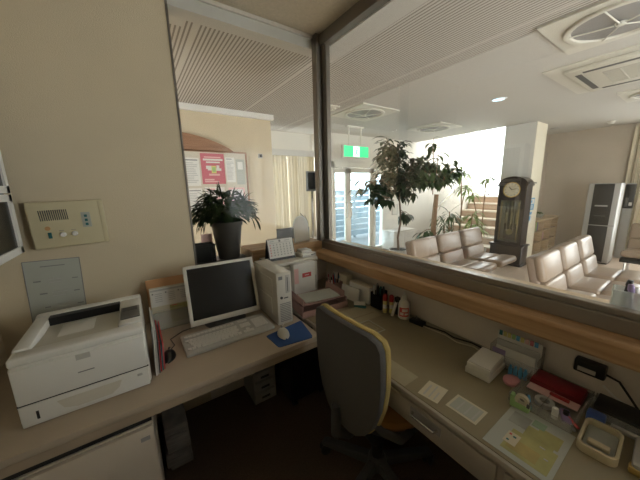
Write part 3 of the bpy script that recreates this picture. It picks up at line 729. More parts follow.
# spindly pale plants in front of the stairs
def cane_plant(name, label, loc, canes, L, W, lmat, seed, n=16, pot=(.15, .25, None)):
    rr = random.Random(seed); t = thing(name, label, 'potted plant', loc)
    st = MB(); lf = MB()
    for pts in canes:
        pts = [Vector(p) for p in pts]; st.tube(pts, [.014]+[.010]*(len(pts)-1), n=6)
        for i in range(n): leaf(lf, pts[-1]-Vector((0, 0, rr.uniform(0, .12))), rnd_dir(rr, -.1, .9), L*rr.uniform(.7, 1.1), W, rr.uniform(.8, 2.2))
    st.build('canes', M['bark2'], t); lf.build('leaves', lmat, t)
    pr, ph, pm = pot; p = MB().lathe([(pr*.7, 0), (pr, ph), (pr*.93, ph), (pr*.9, ph-.03), (.001, ph-.03)], n=24).build('pot', pm or M['pot_w'], t)
    MB().lathe([(.001, ph-.03), (pr*.9, ph-.03), (pr*.9, ph-.02), (.001, ph-.02)], n=20).build('soil', M['soil'], p)
    return t
cane_plant('cane_plant', 'tall thin plant with pale yellow-green leaves against the stair window', (5.60, 2.95, 0), [[(0, 0, .2), (-.02, 0, 1.0), (-.12, 0, 1.75)], [(0, .03, .2), (.1, .05, 1.1), (.12, 0, 1.45)]], .30, .045, M['leaf3'], 31, 34)
cane_plant('cane_plant', 'thin plant with drooping green leaves in front of the stairs', (5.30, 2.60, 0), [[(0, 0, .2), (.02, 0, .6), (.05, 0, .92)], [(0, 0, .2), (.12, 0, .5), (.22, 0, .70)]], .38, .035, M['leaf3'], 32, 30)
cane_plant('cane_plant', 'bushy low plant between the thick-trunk tree and the stairs', (5.15, 2.95, 0), [[(0, 0, .2), (.02, 0, .6), (.0, 0, .95)], [(0, 0, .2), (-.1, .02, .5), (-.16, 0, .7)], [(0, 0, .2), (.15, .02, .45), (.2, 0, .6)]], .40, .035, M['leaf2'], 33, 28)
cane_plant('cane_plant', 'tall sparse plant with light leaves leaning beside the tall clock', (5.62, 2.52, 0), [[(0, 0, .2), (0, .02, 1.0), (.0, 0, 1.62)], [(0, 0, .2), (-.08, .1, .9), (-.1, .2, 1.30)]], .26, .05, M['leaf3'], 34, 16, pot=(.1, .2, None))

# ---- plant on the sill, black basket behind the monitor
t = thing('potted_plant', 'bushy dark green plant in a dark pot behind the monitor', 'potted plant', (.545, 2.00, .972))
ZO = .07
p = MB().lathe([(.072, 0), (.106, .255), (.113, .255), (.113, .285), (.105, .285), (.1, .26), (.001, .26)], n=32).build('pot', M['pot'], t)
MB().lathe([(.001, .26), (.1, .26), (.1, .27), (.001, .27)], n=24).build('soil', M['soil'], p)
lf = MB(); rr = random.Random(4)
for i in range(620):
    a = rr.uniform(0, 2*math.pi); el = rr.uniform(0, 1); q = rr.uniform(.25, 1)**.7
    c = Vector((math.cos(a)*.19*q, math.sin(a)*.075*q+.012, .215+.225*el*(1-.6*q*q)+.015))
    d = Vector((math.cos(a)*(.4+q), math.sin(a)*(.25+.3*q), rr.uniform(-.15, .9-.5*q)))
    leaf(lf, c, d, rr.uniform(.06, .105), rr.uniform(.036, .050), rr.uniform(.2, 1.6))
for x, z, h in ((-.17, .24, -.9), (-.155, .22, -1.4), (-.19, .25, -.6), (.20, .24, -.9), (.215, .22, -1.5), (.18, .26, -.5), (-.04, .38, 1.2), (-.02, .40, 1.5), (.05, .37, 1.0), (.12, .35, .8), (-.09, .36, 1.1)):
    for k in range(4): leaf(lf, (x+rr.uniform(-.012, .012), rr.uniform(-.04, .04), z), Vector((x*2+rr.uniform(-.2, .2), 0, h*.6)), rr.uniform(.08, .12), .03, rr.uniform(.2, .9))
for v in lf.bm.verts: v.co.z += ZO
lf.build('foliage', M['leaf_soft'], t)
MB().lathe([(.001, 0), (.11, 0), (.125, .012), (.11, .014), (.001, .01)], n=28).build('saucer', M['pot'], t)
t = thing('mesh_basket', 'black mesh basket on the sill left of the potted plant', 'basket', (.365, 1.97, .972))
b = MB()
for s in (-.065, .06): b.box(s, s+.005, -.06, .06, 0, .145)
b.box(-.065, .065, .055, .06, 0, .145); b.box(-.065, .065, -.06, .06, 0, .004); b.box(-.068, .068, -.064, -.058, .138, .148)
for i in range(9): b.box(-.065+i*.0155, -.061+i*.0155, -.062, -.058, 0, .145)
for i in range(8): b.box(-.065, .065, -.062, -.058, .004+i*.018, .008+i*.018)
b.build('mesh_wall', M['black'], t)
t = thing('pink_card', 'pale pink card standing behind the mesh basket', 'card', (.40, 2.045, .972)); MB().box(-.03, .045, -.002, .002, 0, .20).build('card', M['lpink'], t)

# ================================================================== OFFICE: DESKS
DZ = .70
t = thing('left_desk', 'long beige desk along the back wall carrying printer and computer', 'desk', (.07, 1.475, 0))
MB().box(-.67, .675, -.375, .37, DZ-.028, DZ, bev=.006).build('desktop', M['desk'], t)
MB().box(-.67, .675, -.371, -.345, DZ-.062, DZ-.028).build('front_rail', M['desk_edge'], t)
MB().box(-.67, -.64, -.33, .36, 0, DZ-.028).build('side_panel', M['cabinet'], t)
t = thing('counter_desk', 'long counter desk with olive desk mat below the right window', 'desk', (1.05, .25, 0))
b = MB(); b.box(-.275, .272, -1.5, 1.598, DZ-.03, DZ-.003, bev=.008); b.build('countertop', M['drawer'], t)
MB().box(-.262, .27, -1.49, 1.59, DZ-.003, DZ, bev=.001).build('desk_mat', M['mat'], t)
b = MB(); b.box(-.262, -.24, -1.5, 1.0, .56, DZ-.03); b.build('apron', M['drawer'], t)
for y0, y1 in ((.0, .56), (-.60, -.02)):
    d = MB().box(-.274, -.262, y0, y1, .575, .665, bev=.003).build('drawer', M['drawer'], t)
    yc = (y0+y1)/2-.045
    b = MB(); b.box(-.277, -.274, yc-.062, yc+.062, .617, .652); b.build('handle_plate', M['grey'], d)
    MB().tube([(-.277, yc-.05, .634), (-.294, yc-.045, .634), (-.294, yc+.045, .634), (-.277, yc+.05, .634)], .005).build('handle', M['steel'], d)
for y in (-1.45, -.65, 1.56): MB().box(-.25, .26, y, y+.025, 0, DZ-.03).build('side_panel', M['drawer'], t)

def sheet(name, loc, rz, w, h, base, marks, label, cat='paper', group=None, th=.0008):
    b = MB().mat(M[base]); b.box(-w/2, w/2, -h/2, h/2, 0, th)
    for k, (u0, v0, u1, v1, m) in enumerate(marks):
        b.mat(M[m]); b.box((u0-.5)*w, (u1-.5)*w, (v0-.5)*h, (v1-.5)*h, th, th+.0002+.00008*k)
    o = b.build(name, None, None, loc); o.rotation_euler = (0, 0, rz); return tag(o, label, cat, group)
MZ = DZ+.0005
sheet('map_sheet', (.919, .221, MZ), R(-90), .166, .236, 'gpaper', [(.25,.08,.93,.50,'map_yellow'),(.40,.30,.85,.72,'map_yellow'),(.30,.14,.75,.34,'map_ochre'),(.55,.55,.90,.80,'map_yellow'),(.10,.60,.40,.85,'map_grey'),(.42,.76,.62,.90,'map_green'),(.22,.20,.42,.42,'cpaper'),(.26,.24,.30,.27,'teal'),(.32,.34,.37,.37,'teal'),(.25,.36,.29,.39,'redp'),(.68,.45,.76,.47,'lprint'),(.8,.3,.86,.32,'lprint')],
      'yellow and grey-green area map under the mat by the drawer', 'map')
sheet('memo_card', (.856, .508, MZ), R(8), .095, .075, 'cpaper', [(.1,.7,.8,.8,'lprint'),(.1,.45,.9,.52,'lprint'),(.1,.2,.6,.27,'lprint')], 'small cream memo card near the counter edge', 'card')
sheet('memo_card', (.876, .392, MZ), R(0), .085, .105, 'cpaper', [(.1,.08,.9,.92,'gpaper'),(.15,.15,.85,.2,'lprint'),(.15,.4,.85,.45,'lprint'),(.15,.65,.85,.7,'lprint')], 'grey-printed cream card between the memo card and the map', 'card')
sheet('memo_card', (1.005, 1.0, MZ), R(-3), .115, .14, 'gpaper', [(.05,.05,.95,.95,'mat'),(.2,.2,.8,.8,'film'),(.24,.24,.76,.76,'mat')], 'faint framed card under the mat behind the office chair', 'card')
sheet('pale_sheet', (1.035, 1.16, MZ), R(-4), .32, .18, 'film', [(.05,.1,.3,.5,'cpaper'),(.4,.3,.9,.35,'mat')], 'wide pale sheet under the mat near the pink tray', 'paper')
sheet('pale_sheet', (.835, .80, MZ), R(0), .09, .42, 'film', [(.1,.02,.9,.98,'film')], 'long pale strip of paper along the counter edge', 'paper')

# printer
t = thing('laser_printer', 'large white laser printer on the left desk', 'printer', (-.218, 1.42, DZ))
w, d = .190, .20
b = MB(); b.box(-w, w, -d, d, .006, .225, bev=.012, seg=3)
b.build('body', M['white'], t)
b = MB(); b.box(-w, w, -d+.004, -.13, .222, .252, bev=.010, seg=3); b.box(-w, -w+.05, -.14, d, .222, .262, bev=.012); b.box(w-.085, w, -.14, d, .222, .262, bev=.012); b.box(-w, w, d-.05, d, .222, .268, bev=.012); b.build('top_cover', M['white'], t)
MB().grid(lambda u, v: (-w+.05+u*(2*w-.135), -.13+v*.25, .228+.02*(1-v)**2 - .0*u), 6, 8).build('paper_well', M['computer'], t)
MB().box(-w+.05, w-.085, .115, .152, .228, .262).build('output_slot', M['black'], t)
MB().box(-.09, .02, -.05, .07, .233, .238, bev=.002).build('paper_stop', M['white'], t)
MB().box(w-.076, w-.008, -.10, .03, .262, .268, bev=.002).build('control_panel', mat('slate_panel', (.13, .125, .12), .4), t)
MB().box(w-.07, w-.016, -.02, .022, .268, .2695).build('display', M['dgrey'], t)
b = MB(); b.box(-w+.006, w-.006, -d-.008, -d+.004, .088, .218, bev=.004); b.build('front_cover', M['white'], t)
b = MB(); b.box(-.02, .02, -d-.0095, -d-.007, .196, .216); b.build('latch', M['lgrey'], t)
MB().box(-.022, .024, -d-.0088, -d-.0079, .146, .150).build('name_mark', M['print'], t)
tr = MB().box(-w+.006, w-.006, -d-.008, -d+.004, .004, .083, bev=.004).build('paper_tray', M['white'], t)
b = MB(); b.prism([(-.09, .066), (-.075, .034), (-.04, .022), (.06, .022), (.085, .040), (.095, .066)], -d-.0105, -d-.0075, 'y'); b.build('tray_grip', M['offwhite'], tr)
MB().box(-w+.045, -w+.052, -d-.0095, -d-.0075, .025, .055).build('paper_gauge', M['black'], tr)
MB().box(w-.045, w-.028, -d-.0095, -d-.0075, .056, .066, bev=.002).build('size_mark', M['lgrey'], tr)
for z in (.085,): MB().box(-w+.004, w-.004, -d-.003, -d+.002, .083, .088).build('seam', M['gap'], t)
MB().box(-w+.015, w-.015, -d+.015, d-.015, 0, .01).build('foot_base', M['dgrey'], t)

# intercom
t = thing('wall_intercom', 'yellowed wall intercom unit with speaker grille and knobs', 'intercom', (-.265, BY, 1.222), (0, R(-1), 0))
b = MB(); b.box(-.148, .138, -.045, 0, 0, .225, bev=.008, seg=3); b.build('housing', M['intercom'], t)
MB().box(.118, .1385, -.047, -.02, .006, .219, bev=.003).build('end_cap', M['intercom'], t)
b = MB(); b.mat(M['intercom'])
b.mat(M['dgrey'])
for i in range(14):
    x = -.105+i*.0075; b.prism([(x, .135), (x+.0035, .135), (x+.0015, .185), (x-.002, .185)], -.0462, -.0448, 'y')
b.build('speaker_grille', None, t)
MB().box(.045, .08, -.048, -.044, .090, .165).build('switch_panel', M['gpaper'], t)
b = MB()
for z in (.105, .126, .147): b.box(.057, .068, -.052, -.048, z-.006, z+.006)
b.build('slide_switch', M['teal'], t)
for x in (-.035, .008): MB().lathe([(.012, 0), (.012, .006), (.009, .014), (.001, .014)], T=TR((x, -.045, .063), rx=R(90)), n=20).build('knob', M['white'], t)
b = MB(); b.box(-.088, -.076, -.055, -.045, .05, .078); b.build('toggle', M['teal'], t)
MB().lathe([(.010, 0), (.010, .003), (.001, .003)], T=TR((-.086, -.045, .098), rx=R(90)), n=16).build('indicator', M['orange'], t)
b = MB()
for x in (-.04, .005): b.box(x-.008, x+.01, -.0458, -.0448, .082, .084)
b.build('legend', M['print'], t)

# wall chart
t = thing('wall_chart', 'grey-green laminated chart taped under the intercom', 'chart', (-.485, BY, .85), (0, R(2), 0))
b = MB().mat(M['gpaper']); b.box(0, .205, -.003, 0, 0, .31)
paper_marks(b, TR((0, -.003, 0)), .205, .31, [(.28,.90,.72,.915,'print'),(.12,.66,.25,.68,'print'),(.82,.66,.93,.675,'print'),(.2,.45,.33,.47,'print'),(.82,.44,.93,.455,'print'),(.25,.22,.35,.235,'print'),(.85,.21,.97,.222,'print'),
    (.38,.68,.62,.69,'lprint'),(.4,.63,.6,.64,'lprint'),(.42,.46,.70,.47,'lprint'),(.42,.40,.66,.41,'lprint'),(.45,.25,.72,.255,'lprint'),(.45,.19,.72,.195,'lprint')])
b.build('sheet', None, t)
b = MB(); b.box(-.003, .0, -.005, 0, 0, .313); b.box(.205, .208, -.005, 0, 0, .313); b.box(-.003, .208, -.005, 0, .31, .313); b.build('border', M['print'], t)

# wall-mounted glass-front cabinet at left edge
t = thing('wall_cabinet', 'white-framed wall cabinet with dark glass at the left edge', 'cabinet', (-.44, 1.50, 1.222))
MB().box(-.155, -.02, -.42, .275, 0, .62).build('body', M['dgrey'], t)
for z0, z1 in ((0, .262), (.268, .62)):
    f = MB().box(-.02, 0, -.42, .28, z0, z0+.03).box(-.02, 0, -.42, .28, z1-.03, z1).box(-.02, 0, .245, .28, z0, z1).box(-.02, 0, -.42, -.39, z0, z1).build('door', M['white'], t)
    MB().box(-.012, -.008, -.39, .245, z0+.03, z1-.03).build('pane', M['screen'], f)

# folder rack and leaning folders by the printer
t = thing('document_board', 'clear document holder with printed sheets leaning on the back wall', 'document holder', (.0, 1.70, DZ), (R(-12), 0, R(-2)))
b = MB().mat(M['cpaper']); b.box(.01, .21, 0, .003, 0, .245)
b.mat(M['paper']); b.box(.012, .208, -.001, 0, .135, .238); b.mat(M['map_yellow']); b.box(.10, .205, -.001, 0, .03, .13); b.mat(M['lprint']); b.box(.013, .207, -.0016, -.001, .222, .232)
for i in range(3):
    b.mat(M['print']); b.box(.020+i*.066, .028+i*.066, -.002, -.001, .205, .213)
    b.mat(M['lprint'])
    for j in range(5): b.box(.034+i*.065, .070+i*.065, -.002, -.001, .16+j*.011, .164+j*.011)
for j in range(9): b.box(.03, .19-.01*(j % 3), -.002, -.001, .035+j*.009, .037+j*.009)
b.mat(M['redp']); b.box(.11, .14, -.002, -.001, .125, .129)
b.build('sheets', None, t)
b = MB(); b.box(.005, .215, -.007, -.004, 0, .10); b.box(.005, .215, -.007, .008, -.001, .002); b.build('holder', M['clear'], t)
t = thing('orange_folder', 'orange cardboard folder standing behind the document holder', 'folder', (.0, 1.755, DZ), (R(-10), 0, 0))
MB().box(.0, .20, 0, .012, .001, .278, bev=.003).build('cover', M['orange'], t); MB().box(.004, .2, .012, .016, .0, .27).build('pages', M['redp'], t)
cols = [('paper', 'white'), ('lgrey', 'light grey'), ('dgrey', 'charcoal'), ('red', 'dark red'), ('teal', 'dark teal'), ('redp', 'brighter red')]
for i, (m, l) in enumerate(cols):
    o = MB().box(0, .005, 0, .24, .0, [.225, .205, .15, .145, .12, .13][i]).build('file_folder', M[m], None, (-.012+i*.0065, 1.26+.006*i, DZ)); o.rotation_euler = (0, R(3), 0)
    tag(o, l + ' thin folder standing upright against the printer side', 'folder', 'thin folders beside the printer')

# monitor
t = thing('computer_monitor', 'off-white desktop monitor with black screen on the left desk', 'monitor', (.375, 1.56, DZ), R(-3))
Tm = TR((0, -.03, .04), rx=R(-17))
b = MB(); W2, H2 = .198, .335
b.box(-W2, W2, -.012, .012, 0, .030, Tm); b.box(-W2, W2, -.012, .012, H2-.018, H2, Tm); b.box(-W2, -W2+.018, -.012, .012, 0, H2, Tm); b.box(W2-.018, W2, -.012, .012, 0, H2, Tm); b.build('bezel', M['computer'], t, bevel=.002)
MB().box(-W2+.018, W2-.018, -.007, .004, .030, H2-.018, Tm).build('screen', M['screen'], t)
b = MB(); b.box(-W2+.002, W2-.002, .008, .022, .004, H2-.004, Tm); b.box(-.12, .12, .022, .05, .06, .27, Tm, bev=.01); b.build('rear_housing', M['computer'], t)
b = MB(); b.lathe([(.001, 0), (.115, 0), (.12, .006), (.10, .016), (.03, .026), (.001, .026)], (0, .03, 0), n=36, sy=.85); b.build('stand_base', M['dgrey'], t)
MB().box(-.035, .035, .035, .065, .02, .15, TR((0, .0, 0), rx=R(-8)), bev=.006).build('stand_neck', M['dgrey'], t)
# keyboard
t = thing('computer_keyboard', 'white full-size keyboard in front of the monitor', 'keyboard', (.345, 1.405, DZ), R(0))
Tk = TR((0, 0, .0065), rx=R(3.2))
MB().box(-.228, .228, -.094, .092, 0, .016, Tk, bev=.004).build('case', M['lgrey'], t)
kb = MB().mat(M['white'])
def keyrow(y, xs, w=.0165, h=.0165):
    for x in xs: kb.box(x, x+w, y, y+h, .016, .0215, Tk)
P_ = .0188
for r, (y, off, n) in enumerate(((-.045, .028, 12), (-.026, .018, 13), (-.007, .012, 13), (.012, 0, 14))): keyrow(y, [-.215+off+i*P_ for i in range(n)])
keyrow(.050, [-.215+i*P_*1.06 for i in range(13)])
keyrow(-.064, [-.215, -.195, -.172]); kb.box(-.150, -.06, -.064, -.0475, .016, .0215, Tk); keyrow(-.064, [-.055, -.035, -.012, .010, .032])
for y in (.050, .012, -.007): keyrow(y, [.064+i*P_ for i in range(3)])
keyrow(-.045, [.064+P_]); keyrow(-.064, [.064+i*P_ for i in range(3)])
for y in (.031, .012, -.007, -.026, -.045): keyrow(y, [.136+i*P_ for i in range(4)])
kb.build('keys', None, t)
MB().box(.15, .21, .07, .08, .016, .017, Tk).build('status_lights', M['lgrey'], t)
# black mouse with cable, left
t = thing('computer_mouse', 'black mouse with cable between printer and keyboard', 'mouse', (.048, 1.375, DZ), R(-15))
def mouse_body(b, w=.03, l=.055, h=.035):
    b.grid(lambda u, v: (w*math.cos(math.pi*u)*math.sin(math.pi*(.02+.96*v))**.6, -l+2*l*v, h*math.sin(math.pi*u)*math.sin(math.pi*(.03+.94*v))**.7), 12, 12); return b
mouse_body(MB()).build('shell', M['black'], t); MB().cyl((-.004, .028, .030), (.004, .028, .030), .008, n=14).build('scroll_wheel', M['dgrey'], t)
MB().tube([(0, .05, .01), (.01, .10, .004), (-.02, .17, .004), (.03, .24, .004), (.10, .27, .004)], .0022, n=6).build('cable', M['black'], t)
# blue pad + white mouse
b = MB(); b.prism([(.50, 1.262), (.515, 1.268), (.73, 1.300), (.735, 1.29), (.700, 1.118), (.690, 1.106), (.515, 1.128), (.508, 1.135)], DZ, DZ+.004, 'z'); b.mats = []
b.mat(M['blue']); o = b.build('mouse_pad'); tag(o, 'blue mouse pad with curved edge right of the keyboard', 'mouse pad')
t = thing('computer_mouse', 'off-white mouse on the blue mouse pad', 'mouse', (.580, 1.222, DZ+.0045), R(-10))
mouse_body(MB(), .031, .056, .034).build('shell', M['computer'], t); MB().cyl((-.004, .028, .029), (.004, .028, .029), .008, n=14).build('scroll_wheel', M['grey'], t)
MB().tube([(0, .05, .01), (.02, .08, .003), (.03, .10, .003), (.035, .115, .004)], .002, n=6).build('cable', M['offwhite'], t)
# cables under monitor
o = MB().tube([(.60, 1.74, DZ+.02), (.56, 1.66, DZ+.004), (.53, 1.61, DZ+.004), (.50, 1.60, DZ+.004)], .003, n=6).build('monitor_cable', M['white']); tag(o, 'thin white cable between the monitor foot and the tower', 'cable')
# tower
t = thing('desktop_computer', 'beige desktop computer tower standing right of the monitor', 'computer', (.652, 1.50, DZ), R(-1))
b = MB(); b.box(-.047, .047, -.168, .168, .004, .315, bev=.005); b.build('case', M['computer'], t)
b = MB(); b.box(-.047, .047, -.178, -.167, .004, .315, bev=.004); b.build('front_panel', M['computer'], t)
b = MB(); b.box(.008, .036, -.1805, -.1775, .19, .298, bev=.001); b.build('disc_drive', M['lgrey'], t)
MB().box(.018, .022, -.1815, -.180, .2, .285).build('drive_slot', M['dgrey'], t)
b = MB()
for k in range(11): b.box(-.032, .036, -.1800, -.1775, .022+k*.0105, .028+k*.0105)
b.build('vent_grille', M['grey'], t)
MB().lathe([(.001, 0), (.008, 0), (.008, .004), (.001, .004)], T=TR((-.02, -.178, .168), rx=R(90)), n=16).build('power_button', M['dgrey'], t)
MB().box(-.034, -.010, -.1795, -.1775, .275, .295).build('badge', M['print'], t)
MB().box(-.005, .022, -.1795, -.1775, .160, .166).build('card_slot', M['dgrey'], t)
b = MB(); b.box(-.0495, -.046, -.10, .10, .04, .15, bev=.002); b.box(-.0495, -.046, -.12, .12, .18, .27, bev=.002); b.build('side_panel', M['computer'], t)
MB().box(-.045, .045, -.15, .15, 0, .006).build('feet', M['grey'], t)

# device behind (beige box printer), calendar, modem, file box
t = thing('document_scanner', 'beige office machine in the corner carrying the desk calendar', 'scanner', (.895, 1.71, DZ))
b = MB(); b.box(-.185, .17, -.115, .115, .005, .255, bev=.01); b.build('body', M['computer'], t); b = MB(); b.box(-.188, .173, -.118, .118, .26, .287, bev=.008); b.build('lid', M['computer'], t)
MB().box(-.17, .155, -.118, -.10, .05, .15).build('tray_slot', M['lgrey'], t); MB().box(-.18, .165, -.11, .11, 0, .008).build('feet', M['grey'], t)
t = thing('desk_calendar', 'white tent calendar on the beige office machine', 'calendar', (.825, 1.705, .987), R(-2))
Tc = TR((0, -.032, .0), rx=R(-16))
b = MB().mat(M['paper']); b.box(-.095, .095, -.0015, 0, .018, .150, Tc)
for i in range(7):
    for j in range(5): b.mat(M['redp'] if i == 0 else M['print']); b.box(-.083+i*.025, -.076+i*.025, -.003, -.0015, .034+j*.018, .041+j*.018, Tc)
b.mat(M['print']); b.box(-.012, .002, -.003, -.0015, .128, .144, Tc); b.box(-.08, -.05, -.003, -.0015, .134, .137, Tc); b.box(.03, .07, -.003, -.0015, .134, .137, Tc)
b.box(-.09, .09, -.0025, -.0015, .122, .1235, Tc)
b.build('month_page', None, t)
b = MB(); b.box(-.1, .1, 0, .002, 0, .152, Tc); Tb2 = TR((0, .055, 0), rx=R(16)); b.box(-.1, .1, 0, .002, 0, .152, Tb2); b.box(-.1, .1, -.032, .055, 0, .002); b.build('stand', M['black'], t)
b = MB()
for i in range(12): b.tube([(-.085+i*.0155, .0+.012*math.cos(a)+.010, .148+.006*math.sin(a)) for a in [k*math.pi/4 for k in range(9)]], .0008, n=4)
b.build('binding', M['dgrey'], t)
t = thing('router_box', 'stacked white network boxes beside the desk calendar', 'router', (1.005, 1.67, .987), R(4))
MB().box(-.055, .062, -.05, .05, 0, .026, bev=.004).build('body', M['white'], t); MB().box(.02, .055, -.0515, -.049, .010, .016).build('port', M['black'], t)
MB().box(-.045, -.02, -.0515, -.049, .010, .014).build('label_mark', M['lprint'], t)
t = thing('router_box', 'smaller white box on top of the network box', 'router', (1.0, 1.68, 1.0135), R(-3))
MB().box(-.035, .045, -.04, .04, 0, .022, bev=.004).build('body', M['white'], t)
t = thing('table_mirror', 'arched mirror standing on the sill by the corner post', 'mirror', (1.12, 1.90, 1.042), (R(-6), 0, R(6)))
pts = [(-.075, .0), (-.075, .13)] + [(-.075*math.cos(math.pi*i/16), .13+.085*math.sin(math.pi*i/16)) for i in range(1, 16)] + [(.075, .13), (.075, 0)]
b = MB(); b.prism(pts, -.004, .004, 'y'); b.build('mirror_frame', M['lgrey'], t)
pts2 = [(x*.93, .008+(z-.008)*.97) for x, z in pts]
b = MB(); b.prism(pts2, -.006, -.004, 'y'); b.build('mirror_glass', mat('pale_mirror', (.50, .43, .37), .2, .15), t)
b = MB(); b.tube([(.08, .03, 0), (.10, .05, .12), (.08, .05, .2), (.04, .04, .235)], .004, n=6); b.tube([(.085, .04, 0), (.115, .05, .15), (.09, .05, .22)], .003, n=6); b.build('support_wire', M['black'], t)
# white file box with pink label in front of scanner
t = thing('file_box', 'white file box with pink and red labels in front of the beige machine', 'file box', (.915, 1.558, DZ), R(-1))
MB().box(-.085, .085, -.025, .03, 0.002, .275, bev=.004).build('box', M['white'], t)
MB().box(-.082, -.050, -.027, -.0255, .14, .245).build('pink_tape', M['pink'] if False else M['lpink'], t)
MB().box(-.02, .05, -.027, -.0255, .175, .205).build('red_label', M['redp'], t); MB().box(.0, .032, -.0275, -.0268, .188, .192).build('label_print', M['paper'], t)
# pink clear letter tray
t = thing('letter_tray', 'transparent pink letter tray holding papers in the desk corner', 'letter tray', (.935, 1.405, DZ), R(-6))
b = MB(); b.box(-.16, .16, -.10, .10, .002, .006); b.box(-.16, -.156, -.10, .10, .002, .07); b.box(.156, .16, -.10, .10, .002, .07); b.box(-.16, .16, -.10, -.096, .002, .035); b.box(-.16, .16, .096, .10, .002, .07)
b.box(-.15, .15, -.09, .10, .070, .074); b.box(-.15, -.146, -.09, .10, .074, .11); b.box(.146, .15, -.09, .10, .074, .11)
b.build('tray', M['pinkclear'], t)
b = MB(); b.box(-.165, .165, -.108, -.099, .0, .04, bev=.003); b.build('front_lip', M['pinkclear'], t)
o = MB().box(-.12, .12, -.075, .075, 0, .006).build('paper_stack', M['gpaper'], None, (.94, 1.405, DZ+.0745)); o.rotation_euler = (0, 0, R(-9)); tag(o, 'grey-white papers lying on the pink letter tray', 'paper stack')
# ---- counter items
def pen(loc, tilt, az, m, label, L=.14, cap=None, group='pens in the desk stand', r=.0045):
    t = thing('pen', label, 'pen', loc, (R(tilt)*math.cos(az), R(tilt)*math.sin(az), az))
    MB().cyl((0, 0, 0), (0, 0, L), r, n=10).build('barrel', M[m], t); MB().cyl((0, 0, L), (0, 0, L+.02), r*1.2, r*.9, n=10).build('cap', M[cap or m], t)
    t['group'] = group; return t
t = thing('pen_stand', 'pinkish clear pen stand in the counter corner', 'pen stand', (1.150, 1.51, DZ), R(0))
b = MB(); b.box(-.045, .045, -.045, -.042, 0, .10); b.box(-.045, .045, .042, .045, 0, .10); b.box(-.045, -.042, -.045, .045, 0, .10); b.box(.042, .045, -.045, .045, 0, .10); b.box(-.002, .002, -.042, .042, .0, .09); b.box(-.045, .045, -.045, .045, 0, .003); b.build('cup', M['pinkclear'], t)
pc = [('white', 'white pen', 'black'), ('red', 'red pen', 'red'), ('black', 'black pen', 'black'), ('paper', 'ivory marker', 'bluep'), ('lpink', 'pink marker', 'pink'), ('grey', 'grey pencil', 'steel'), ('white', 'tall white correction pen', 'redp'), ('bluep', 'blue pen', 'bluep')]
for i, (m, l, c) in enumerate(pc):
    pen((1.120+(i % 4)*.019, 1.487+(i//4)*.042, DZ+.0045), rr.uniform(-8, 8), rr.uniform(0, 3), m, l + ' standing in the pinkish pen stand', .12+.012*(i % 3), c)
t = thing('note_box', 'pale pink note card box leaning by the wall', 'box', (1.165, 1.35, DZ), (R(0), R(10), R(6)))
MB().box(-.01, .01, -.080, .085, 0.004, .098, bev=.003).build('box', M['lpink'] if False else M['paper'], t)
t = thing('card_file', 'white index card file standing against the counter wall', 'card file', (1.24, 1.315, DZ), R(3))
MB().box(-.03, .03, -.10, .09, 0, .115, bev=.004).build('box', M['white'], t); MB().box(-.026, .026, -.105, .085, .115, .122).build('cards', M['cpaper'], t)
t = thing('card_file', 'small ivory box behind the pen stand', 'card file', (1.25, 1.50, DZ), R(0)); MB().box(-.03, .03, -.05, .05, 0, .14, bev=.004).build('box', M['cpaper'], t)
t = thing('stapler', 'small teal and white stapler leaning on the card box', 'stapler', (1.145, 1.225, DZ), R(-60))
MB().box(-.04, .04, -.011, .011, 0, .012, bev=.003).build('base', M['teal'], t); MB().box(-.038, .04, -.010, .010, .012, .034, TR((0, 0, .004), ry=R(-8)), bev=.004).build('arm', M['white'], t)
t = thing('marker_rack', 'black upright organiser with pens near the red glue bottles', 'pen stand', (1.245, 1.155, DZ), R(0))
b = MB(); b.box(-.03, .03, -.045, -.041, 0, .10); b.box(-.03, .03, .041, .045, 0, .10); b.box(-.03, -.027, -.045, .045, 0, .09); b.box(.027, .03, -.045, .045, 0, .12); b.box(-.03, .03, -.002, .002, 0, .09); b.box(-.03, .03, -.045, .045, 0, .003); b.build('holder', M['black'], t)
for i, (m, l) in enumerate((('black', 'black marker'), ('dgrey', 'dark grey marker'), ('black', 'thick black marker'), ('teal', 'teal marker'), ('white', 'white marker'), ('grey', 'grey marker'))):
    pen((1.232+(i % 2)*.024, 1.123+(i//2)*.026+(.008 if i//2 > 0 else 0), DZ+.0045), rr.uniform(-4, 4), 0, m, l + ' in the black upright organiser', .115+.006*(i % 3), None, 'markers in the black organiser', .007)
def glue(loc, label, h=.085):
    t = thing('glue_bottle', label, 'glue', loc); MB().lathe([(.012, 0), (.013, .005), (.013, h), (.008, h+.01), (.001, h+.01)], n=16).build('bottle', M['yellow'], t)
    MB().lathe([(.014, h-.005), (.014, h+.03), (.010, h+.036), (.001, h+.036)], n=16).build('cap', M['red'], t); MB().lathe([(.0134, .03), (.0134, .055), (.001, .055)], n=16).build('band', M['white'], t); return t
glue((1.218, 1.077, DZ), 'taller red-capped glue bottle beside the black organiser'); glue((1.245, 1.050, DZ), 'second red-capped glue bottle nearest the wall', .08)
t = thing('correction_pen', 'white and black correction pen leaning by the glue bottles', 'pen', (1.215, 1.018, DZ), (R(14), R(5), 0)); MB().cyl((0, 0, 0.003), (0, 0, .1), .009, n=12).build('barrel', M['white'], t); MB().cyl((0, 0, .1), (0, 0, .125), .007, n=12).build('cap', M['black'], t)
t = thing('black_tape_case', 'black tape case between the glue and the spray bottle', 'tape', (1.262, 1.018, DZ)); MB().box(-.015, .015, -.014, .014, 0, .11, bev=.005).build('case', M['black'], t)
t = thing('spray_bottle', 'white bottle with a red label against the counter wall', 'bottle', (1.255, .962, DZ))
MB().lathe([(.030, 0), (.034, .006), (.034, .085), (.026, .105), (.013, .118), (.013, .125), (.001, .125)], n=24).build('bottle', M['white'], t)
